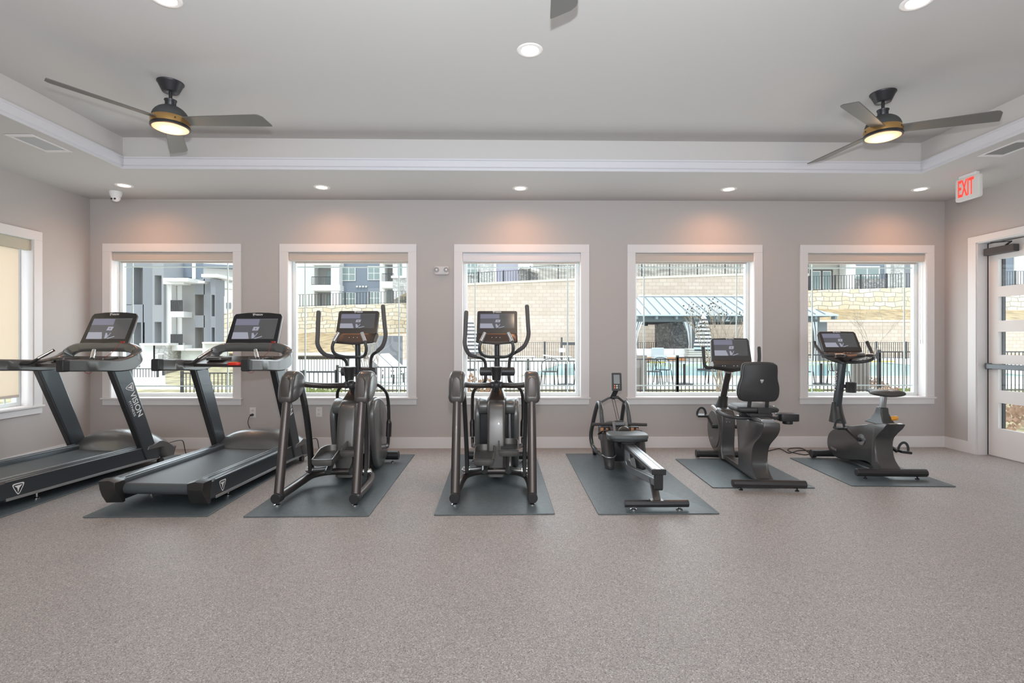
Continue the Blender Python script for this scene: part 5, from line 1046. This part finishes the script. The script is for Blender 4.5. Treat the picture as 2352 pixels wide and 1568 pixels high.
# right mass
bpx(b1, 'grey_facade', mat('warm_grey_stucco', (.33, .33, .33), .85), 418, 448, 648, 800, -.2, 1.2); bpx(b1, 'grey_facade', GREY, 448, 470, 640, 676, -.2, .7); bpx(b1, 'grey_facade', GREY, 448, 470, 724, 752, -.2, .5); bpx(b1, 'grey_facade', GREY, 468, 484, 636, 800, -.2, .5)
bpx(b1, 'loggia_wall', DOORW, 448, 462, 670, 800, .9, 1.0); bpx(b1, 'grey_facade', GREY, 484, 495, 640, 677, -.6, .25); bpx(b1, 'grey_facade', GREY, 484, 495, 726, 752, -.6, .2); [bpx(b1, 'grey_facade', GREY, a, b, c, d, -.6, .2) for a, b in ((484, 486), (493, 495)) for c, d in ((677, 726), (752, 800))]; bpx(b1, 'loggia_wall', DGREY, 484, 494, 637, 800, .3, .9)
bpx(b1, 'roof_cornice', WTRIM, 462, 500, 629, 636, -1.0, .8)
bpx(b1, 'cornice', WTRIM, 426, 470, 645, 650, -.6, 1)
# bases
bpx(b1, 'base_wall', STUC, 322, 356, 792, 900, -1.2, 0); bpx(b1, 'base_cap', WTRIM, 320, 387, 788, 793, -1.5, 0); bpx(b1, 'stone_base', PALEST, 352, 386, 793, 900, -1.2, 0); bpx(b1, 'door_trim', WTRIM, 361, 375, 811, 900, -1.3, -1.2); bpx(b1, 'doorway', DGREY, 363, 373, 814, 900, -1.4, -1.3)
bpx(b1, 'base_wall', mat('sage_stucco', (.66, .69, .66), .85), 416, 465, 802, 870, -.6, 0); bpx(b1, 'base_cap', WTRIM, 418, 466, 800, 805, -.8, 0); bpx(b1, 'base_wall', STUC, 465, 500, 788, 880, -1.0, 0); bpx(b1, 'base_cap', WTRIM, 464, 500, 785, 789, -1.2, 0); bpx(b1, 'base_wall', WTRIM, 386, 418, 812, 860, -.2, .5); bpx(b1, 'doorway', DGREY, 394, 408, 812, 860, -.3, -.2)
fence([(at(302, 880, 20).x, 20, -.9), (at(362, 880, 20).x, 20, -.9)], zt(846, 20)+.9, lab='black picket fence at the foot of the grey apartments, left part')
fence([(at(375, 880, 21).x, 21, -.9), (at(425, 880, 24).x, 24, -.8), (at(480, 880, 24.5).x, 24.5, -.8)], zt(846, 22)+.9, lab='black picket fence running back along the grey apartments')
# white gabled house beyond
bh = building('apartment_building', 50, 'far white gabled house with a small dark vent behind the first window, right edge')
m = MB(); pts = [at(u, v, 50) for u, v in ((440, 720), (600, 720), (600, 618), (536, 614), (440, 612))]; m.prism([(p.x, p.z) for p in pts], 0, 4, axis='y'); m.build('stucco_wall', STUC, bh, smooth=0)
m = MB(); p, q = at(438, 609, 49.6), at(602, 618, 49.6); m.bar([(p.x, -.5, p.z), (q.x, -.5, q.z)], 1.5, .3, smooth=False); m.build('roof_edge', SIDE, bh)
bpx(bh, 'wall_vent', DGREY, 524, 531, 642, 648, -.1, 0); bpx(bh, 'small_window', GLZ, 449, 461, 629, 637, -.1, 0); bpx(bh, 'wall_louvre', GREY, 519, 529, 695, 708, -.1, 0)
wallpoly('stone_wall', (494, 540, 600), 46, (739, 706, 700), -.6, LIMESTONE, 'sloping limestone wall at the right edge of the first window')
m = MB(); a, b, c, d = at(380, 900, 14.6), at(640, 900, 14.6), at(640, 815, 37), at(380, 825, 34); m.quad(a, b, c, d); tag(m.build('lawn', GRASS, smooth=0), 'sloping dry lawn beside the grey apartments', 'lawn', kind='stuff')

# ---- pavilion
PY = 33.0; PX0, PX1 = at(1400, 800, PY).x, at(1905, 800, PY).x
ze = at(1600, 722, PY-.6).z
pv = empty('pool_pavilion', ((PX0+PX1)/2, PY, GZ)); tag(pv, 'grey poolside pavilion with a standing-seam metal roof and striped curtains', 'pavilion')
ox, oz = pv.location.x, GZ
def pl(p): return (p[0]-ox, p[1]-PY, p[2]-oz)
ROOFM = mat('metal_roof', (.62, .68, .71), .35, .3); PAV = mat('pavilion_grey', (.20, .21, .215), .7)
xr0, xr1 = PX0-.6, at(1927, 722, PY-.6).x; ry = PY+3.2; zr = at(1600, 681, ry).z
A = [(xr0, PY-.6, ze), (xr1, PY-.6, ze), (xr1-3.4, ry, zr), (xr0+3.4, ry, zr)]; Bk = [(xr1, PY+7, ze), (xr0, PY+7, ze)]
m = MB(); th = .09
for q in ((A[0], A[1], A[2], A[3]), (Bk[0], Bk[1], A[3], A[2]), (A[1], Bk[0], A[2]), (Bk[1], A[0], A[3])):
    tp = [pl(p) for p in q]; m.loft([[Vector(p) for p in tp], [Vector(p)-Vector((0, 0, th)) for p in tp]])
rf = m.build('roof', ROOFM, pv, smooth=0)
m = MB(); n = int((xr1-xr0)/.62)
for k in range(1, n):
    x = xr0+k*.62; t = 1.0
    if x < xr0+3.4: t = (x-xr0)/3.4
    if x > xr1-3.4: t = (xr1-x)/3.4
    m.bar([pl((x, PY-.6, ze+.03)), pl((x, PY-.6+(ry-PY+.6)*t, ze+(zr-ze)*t+.03))], .035, .05, smooth=False)
m.build('roof_seams', mat('seam_grey', (.34, .38, .41), .4, .3), rf, smooth=0)
m = MB(); m.bar([pl((xr0+3.3, ry, zr+.05)), pl((xr1-3.3, ry, zr+.05))], .2, .08, smooth=False); m.build('roof_ridge', mat('ridge_white', (.85, .87, .88), .5), rf)
zb = at(1600, 739, PY).z
m = MB(); m.box(xr0+.5-ox, xr1-.9-ox, -.05, .2, zb-oz, ze-oz-.08).box(xr0+.5-ox, xr1-.9-ox, 6.3, 6.5, zb-oz, ze-oz-.08).box(xr0+.3-ox, xr1-.4-ox, -.35, 6.8, ze-oz-.12, ze-oz-.09); m.build('roof_beam', PAV, pv, smooth=0)
m = MB()
for k in range(12): x = PX0+.4+k*1.28; m.box(x-ox-.07, x-ox+.07, -.4, .0, zb-oz+.16, ze-oz-.1)
m.build('rafter_blocks', mat('block_grey', (.36, .38, .40), .7), pv, smooth=0)
for u in (1452, 1592, 1882, 1738):
    a = at(u, 800, PY+.3); w_ = .32; MB().box(a.x-ox-w_, a.x-ox+w_, .0, .6, 0, zb-oz).build('post', PAV, pv, smooth=0)
a, b = at(1538, 800, PY+2), at(1580, 800, PY+2); MB().box(a.x-ox, b.x-ox+.6, 1.2, 5.5, 0, zb-oz).build('stone_fireplace', LEDGE, pv, smooth=0)
a, b = at(1480, 800, PY+2), at(1540, 800, PY+2); MB().box(a.x-ox, b.x-ox, 1.6, 2.4, 0, at(1500, 812, PY+2).z-oz).build('stone_bar', LEDGE, pv, smooth=0)
CUR = [mat('curtain_white', (.86, .87, .88), .85), mat('curtain_stripe', (.09, .09, .10), .85)]
def curtain(u0, u1, side):
    m = MB(); N = 13; za, zm, zbm = zb-oz, at(0, 790, PY).z-oz, .05; xa, xb = at(u0, 800, PY-.2).x-ox, at(u1, 800, PY-.2).x-ox
    for k in range(N):
        f0, f1 = k/N, (k+1)/N; m.mi = 1 if k % 3 == 1 else 0
        def P(f, h): 
            w0 = {0: 1., 1: .55, 2: .35, 3: .6}[h]; base = xa if side < 0 else xb; x = base+(xb-xa)*(f*w0 if side < 0 else (f-1)*w0); return (x, -.22+.05*math.sin(f*N*1.3), (za, za*.55+zm*.45, zm, zbm)[h])
        for h in range(3): m.add([P(f0, h), P(f1, h), P(f1, h+1), P(f0, h+1)], [(0, 1, 2, 3)])
    m.build('curtain', CUR, pv, smooth=0)
curtain(1454, 1476, -1); curtain(1568, 1588, 1); curtain(1596, 1606, -1); curtain(1862, 1876, 1)
Mx = plane(pl(tuple(at(1665.5, 730.5, PY-.07))), (1, 0, 0), (0, 0, 1)); text('cabana_number', '12', .62, WHITE, pv, Mx, ext=.02)
m = MB(); p = pl(tuple(at(1484, 744, PY+1.5)))
m.cyl((p[0], p[1], p[2]+.1), (p[0], p[1], p[2]-.12), .12)
for s in (-1, 1): m.bar([(p[0], p[1], p[2]), (p[0]+s*.45, p[1], p[2]+.03), (p[0]+s*.85, p[1], p[2]-.02)], .16, .02)
m.build('pavilion_fan', IRON, pv)
# ---- closed striped umbrellas
def umbrella(u, v0, v1, Y, lab):
    a = at(u, v1, Y); top = at(u, v0, Y).z; r = empty('patio_umbrella', (a.x, Y, GZ)); H = top-GZ; z1 = max(.25, a.z-GZ)
    MB().cyl((0, 0, 0), (0, 0, H), .03).build('pole', IRON, r)
    m = MB(); n = 18
    for k in range(n):
        t0, t1 = k/n, (k+1)/n; m.mi = k % 2; f = lambda t: (.10+.34*t**.8)*(1 if t < .93 else .85)
        za, zbb = H-.12-(H-.12-z1)*t0, H-.12-(H-.12-z1)*t1
        m.loft([[(f(t)*(1+.18*math.cos(6*a_))*math.cos(a_), f(t)*(1+.18*math.cos(6*a_))*math.sin(a_), z) for a_ in [2*PI*j/24 for j in range(24)]] for t, z in ((t0, za), (t1, zbb))])
    m.build('folded_canopy', [CUR[0], CUR[1]], r, smooth=60); m = MB(); m.lathe([(.10, H-.12), (.06, H), (.03, H+.12)], seg=14); m.build('finial', WHITE, r)
    MB().lathe([(.3, 0), (.3, .08), (.05, .1)], seg=20).build('base', IRON, r)
    return tag(r, lab, 'umbrella', 'closed pool umbrellas')
umbrella(1616, 722, 806, 24, 'closed black and white striped umbrella before the pavilion'); umbrella(1080, 730, 812, 24, 'closed striped umbrella behind the middle elliptical, at the left edge of its window')
# ---- sofas, planters, lounges, tables
def sofa(u, v, Y, wd, lab):
    p = at(u, v, Y); r = empty('patio_sofa', (p.x, Y, GZ+.005)); fr = mat('teak', (.62, .30, .14), .6)
    MB().box(-wd/2, wd/2, -.4, .4, .12, .32).box(-wd/2, -wd/2+.12, -.4, .4, .0, .62).box(wd/2-.12, wd/2, -.4, .4, .0, .62).box(-wd/2, wd/2, .3, .42, .1, .72).build('frame', fr, r, smooth=0)
    n = max(1, round(wd/.8))
    for k in range(n):
        x0 = -wd/2+.13+(wd-.26)*k/n; x1 = -wd/2+.13+(wd-.26)*(k+1)/n
        MB().box(x0+.01, x1-.01, -.38, .25, .32, .50).build('seat_cushion', CUR[0], r, bevel=.03); MB().box(x0+.01, x1-.01, .12, .30, .5, .86).build('back_cushion', CUR[0], r, bevel=.03)
    return tag(r, lab, 'sofa', 'teak sofas under the pavilion')
sofa(1480, 815, 32.3, 1.4, 'teak patio sofa with white cushions left under the pavilion'); sofa(1550, 815, 32.3, 2.0, 'wide teak patio sofa with white cushions in front of the fireplace')
sofa(1585, 815, 32.2, .9, 'small teak armchair with white cushion right of the wide sofa') if False else None
p = at(1513, 815, 31.0); r = tag(empty('patio_armchair', (p.x, 30.9, GZ+.005)), 'pale grey patio armchair between the two teak sofas', 'armchair')
MB().box(-.38, .38, -.35, .35, .1, .5).box(-.38, .38, .25, .4, .1, .95).build('seat_shell', mat('pale_grey_fabric', (.58, .62, .65), .8), r, bevel=.05)
p = at(1604, 815, 31.6); m = MB(); random.seed(5)
for k in range(7): m.box(-.75+random.uniform(-.03, .03), .75+random.uniform(-.03, .03), -.4, .4, k*.13, k*.13+.115)
o = m.build('stacked_log_bench', mat('pale_wood', (.62, .60, .56), .8), bevel=.02); o.location = (p.x, 31.6, GZ+.005); tag(o, 'low stacked stone block planter beside the fireplace', 'planter')
WR = mat('wire_black', (.03, .03, .035), .4)
def dining(u, v, Y, lab, glab):
    p = at(u, v, Y); r = empty('patio_chair', (p.x, Y, GZ+.005)); r.rotation_euler = (0, 0, random.uniform(-.6, .6))
    m = MB(); m.pillow(ellipse(0, 0, .24, .24, 18), .43, .45, axis='z', r=.006); m.build('seat', WR, r)
    for sx in (-1, 1):
        for sy in (-1, 1): m = MB(); m.tube([(sx*.2, sy*.2, .44), (sx*.24, sy*.24, .0)], .014, smooth=False, seg=6); m.build('leg', WR, r)
    m = MB(); m.tube([(-.25, .0, .44), (-.27, .05, .66), (-.2, .22, .80), (0, .27, .84), (.2, .22, .80), (.27, .05, .66), (.25, .0, .44)], .014, seg=6)
    for k in range(-2, 3): m.tube([(k*.09, .24-abs(k)*.02, .82-abs(k)*.02), (k*.07, .2, .44)], .008, smooth=False, seg=5)
    m.build('backrest', WR, r); return tag(r, lab, 'chair', glab)
def table(u, Y, lab, d=.55):
    p = at(u, 860, Y); r = empty('patio_table', (p.x, Y, GZ+.005)); m = MB(); m.lathe([(.001, .70), (d, .70), (d+.01, .715), (d, .73), (.001, .73)], seg=30); m.build('table_top', mat('table_glass', (.78, .82, .84), .15), r)
    m = MB(); m.cyl((0, 0, .05), (0, 0, .7), .04).lathe([(.28, 0), (.28, .03), (.05, .06)], seg=20); m.build('pedestal', WR, r)
    return tag(r, lab, 'table', 'round pool tables')
table(1572, 16.6, 'round pale patio table outside the fourth window by the fence', .62); dining(1500, 870, 16.4, 'black wire chair left of the round table outside the fourth window', 'wire chairs'); dining(1523, 870, 17.3, 'black wire chair touching the left side of the round table outside the fourth window', 'wire chairs'); dining(1640, 870, 16.6, 'black wire chair outside the fourth window below the bare tree', 'wire chairs')
table(1300, 16.4, 'round patio table outside the right part of the middle window', .42); dining(1262, 870, 16.4, 'black wire chair left of the table outside the middle window', 'wire chairs'); dining(1338, 870, 16.6, 'black wire chair at the right edge of the middle window', 'wire chairs')
table(1886, 16.6, 'round patio table outside the left part of the fifth window', .42); dining(1845, 870, 16.3, 'black wire chair outside the left edge of the fifth window', 'wire chairs'); dining(1926, 870, 16.6, 'black wire chair behind the mast of the upright bike, outside', 'wire chairs')
def lounger(u, Y, rz, lab, hb=.85):
    p = at(u, 850, Y); r = empty('sun_lounger', (p.x, Y, GZ+.005), rz); WF_ = mat('lounger_white', (.88, .89, .9), .5)
    m = MB()
    for s in (-1, 1): m.bar([(s*.32, -.95, .33), (s*.32, .25, .33)], .05, .05, smooth=False); m.bar([(s*.32, .25, .33), (s*.32, .90, hb)], .05, .05, smooth=False)
    m.build('frame', WF_, r)
    for sx in (-1, 1):
        for y in (-.8, .3): m = MB(); m.tube([(sx*.30, y, .33), (sx*.32, y, 0)], .02, smooth=False, seg=6); m.build('leg', WR, r)
    m = MB(); m.box(-.30, .30, -.93, .25, .335, .36); m.loft([[(x, .25, .345), (x, .90, hb+.015), (x, .885, hb+.035), (x, .235, .365)] for x in (-.30, .30)]); m.build('sling', mat('sling_white', (.80, .82, .84), .8), r, smooth=0)
    return tag(r, lab, 'sun lounger', 'white sun loungers')
lounger(868, 17.5, 1.25, 'white sun lounger with raised back nearest the left elliptical'); lounger(905, 19.5, 1.25, 'white sun lounger in the middle of the three beyond the second window'); lounger(928, 21, 1.25, 'white sun lounger farthest right beyond the second window')
lounger(1195, 33.5, 1.5, 'white sun lounger on the far pool deck outside the middle window, left one', .42); lounger(1278, 33.5, 1.5, 'white sun lounger on the far pool deck outside the middle window, right one', .42)
# dark folded umbrella-like screen behind loungers
o = MB().box(-.9, .9, -.05, .05, 0, 1.65).build('grey_screen', mat('screen_grey', (.20, .21, .23), .7)); o.location = (at(885, 800, 27).x, 27, GZ); tag(o, 'grey fabric privacy screen behind the white loungers', 'screen')
o = MB().box(-.12, .12, -.12, .12, 0, 1.02).build('brick_pillar', mat('taupe_pillar', (.30, .27, .26), .8)); o.location = (at(1473.5, 850, 14.6).x, 14.6, GZ); tag(o, 'slim taupe bollard behind the fence at the left of the fourth window', 'bollard')
for k, u in enumerate((1970, 1984)):
    o = MB().box(-.10, .10, -.10, .10, 0, 1.05).build('bollard', MATS['taupe_pillar']); o.location = (at(u, 850, 14.6).x, 14.6, GZ); tag(o, ('left' if k == 0 else 'right')+' one of two taupe bollards behind the fence outside the fifth window', 'bollard')
# lifeguard-style sign post by the far fence
p = at(1290, 800, 36); r = tag(empty('pool_post', (p.x, 36, GZ)), 'dark post with a white sign and crossbar at the far side of the pool', 'post')
MB().box(-.06, .06, -.06, .06, 0, 1.6).build('post', IRON, r); MB().box(0, 1.0, -.05, .05, 1.05, 1.25).build('crossbar', IRON, r); MB().box(-.22, .22, -.1, -.07, .55, .85).build('sign_plate', WHITE, r)
# ---- bare trees and shrubs
LEAFD = mat('dark_seed_leaves', (.10, .09, .06), .8); BARK = mat('pale_bark', (.42, .36, .30), .9)
def bare_tree(x, y, z, H, lab, seed, n=7, leaf=True, spread=.5):
    random.seed(seed); r = empty('bare_tree', (x, y, z)); m = MB(); l = MB(); tips = []
    def grow(p, d, L, rad, dep):
        q = p+d*L; mid = p+d*L*.5+Vector((random.uniform(-1, 1), random.uniform(-1, 1), 0))*L*.06; m.tube([p, mid, q], (lambda t: rad*(1-.4*t)), n=2, seg=5)
        if dep == 0: tips.append(q); return
        for k in range(random.choice((2, 3))):
            nd = (d+Vector((random.uniform(-1, 1), random.uniform(-1, 1), random.uniform(-.1, .5)))*spread).normalized(); grow(q, nd, L*random.uniform(.55, .8), rad*.6, dep-1)
    for k in range(n):
        d = Vector((random.uniform(-.5, .5), random.uniform(-.4, .4), 1)).normalized(); grow(Vector((random.uniform(-.06, .06), random.uniform(-.06, .06), 0)), d, H*.38, .022, 3)
    m.build('branches', BARK, r)
    if leaf:
        for p in tips:
            for k in range(2):
                q = p+Vector((random.uniform(-.1, .1), random.uniform(-.1, .1), random.uniform(-.1, .1))); a = random.uniform(0, PI); s = .024
                l.add([q+Vector((s*math.cos(a), s*math.sin(a), 0)), q+Vector((0, 0, s)), q-Vector((s*math.cos(a), s*math.sin(a), 0)), q-Vector((0, 0, s))], [(0, 1, 2, 3)])
        l.build('leaves', LEAFD, r, smooth=0)
    return tag(r, lab, 'tree')
p = at(1655, 880, 12.5); bare_tree(p.x, 12.5, GZ, 2.45, 'bare multi-stemmed young tree with dark seed clusters outside the fourth window', 11, 6)
p = at(845, 850, 16); bare_tree(p.x, 16, GZ, 2.1, 'bare shrub behind the console of the left elliptical, outside', 5, 6, False, .7)
p = at(2010, 800, 36); bare_tree(p.x, 36, GZ, 4.2, 'thin bare tree before the tan wall outside the fifth window', 8, 4, False)
def shrub(x, y, z, s, lab, seed, mt, n=260):
    random.seed(seed); m = MB()
    for k in range(n):
        a, b = random.uniform(0, 2*PI), random.random()**.5; q = Vector((x+s*b*math.cos(a)*1.4, y+s*b*math.sin(a), z+random.random()*s*1.1*(1-b*.5))); t = random.uniform(0, PI); e = s*.09
        m.add([q+Vector((e*math.cos(t), e*math.sin(t), 0)), q+Vector((0, 0, e)), q-Vector((e*math.cos(t), e*math.sin(t), 0)), q-Vector((0, 0, e))], [(0, 1, 2, 3)])
    return tag(m.build('shrub', mt, smooth=0), lab, 'shrub', 'low shrubs along the fence')
SG = mat('shrub_green', (.30, .36, .14), .9, var=.3, vs=6); SR = mat('shrub_russet', (.45, .30, .22), .9, var=.3, vs=6)
for k, (u, v, Y, s, mt, lab) in enumerate(((702, 900, 12.2, .36, SG, 'green shrub outside the lower left corner of the second window'), (745, 900, 13.1, .34, SG, 'green shrub in front of the fence outside the second window, right of the corner one'),
   (1855, 905, 13.0, .3, SG, 'small green shrub outside the lower left corner of the fifth window'), (2040, 900, 13.1, .3, SR, 'russet shrub outside the lower right part of the fifth window'), (2086, 900, 12.6, .3, SG, 'green and russet shrub at the lower right corner of the fifth window'), (1078, 880, 13.0, .6, SR, 'leafy russet shrub outside the left edge of the middle window'), (2005, 860, 15.5, .3, SR, 'small russet plant by the pool fence behind the upright bike saddle'))):
    p = at(u, v, Y); shrub(p.x, Y, GZ, s, lab, k+20, mt)
for k, (u, Y, s) in enumerate(((2330, 8.4, .45), (2385, 9.0, .5))):
    p = at(u, 950, Y); shrub(p.x, Y, GZ, s, ('twiggy shrub seen through the lowest pane of the door', 'twiggy shrub right of the one in the lowest door pane')[k], 40+k, SR, 200)
struct(MB().box(5.8, 12, 3, 8.0, GZ-.2, GZ+.02).build('entry_path', CONC))
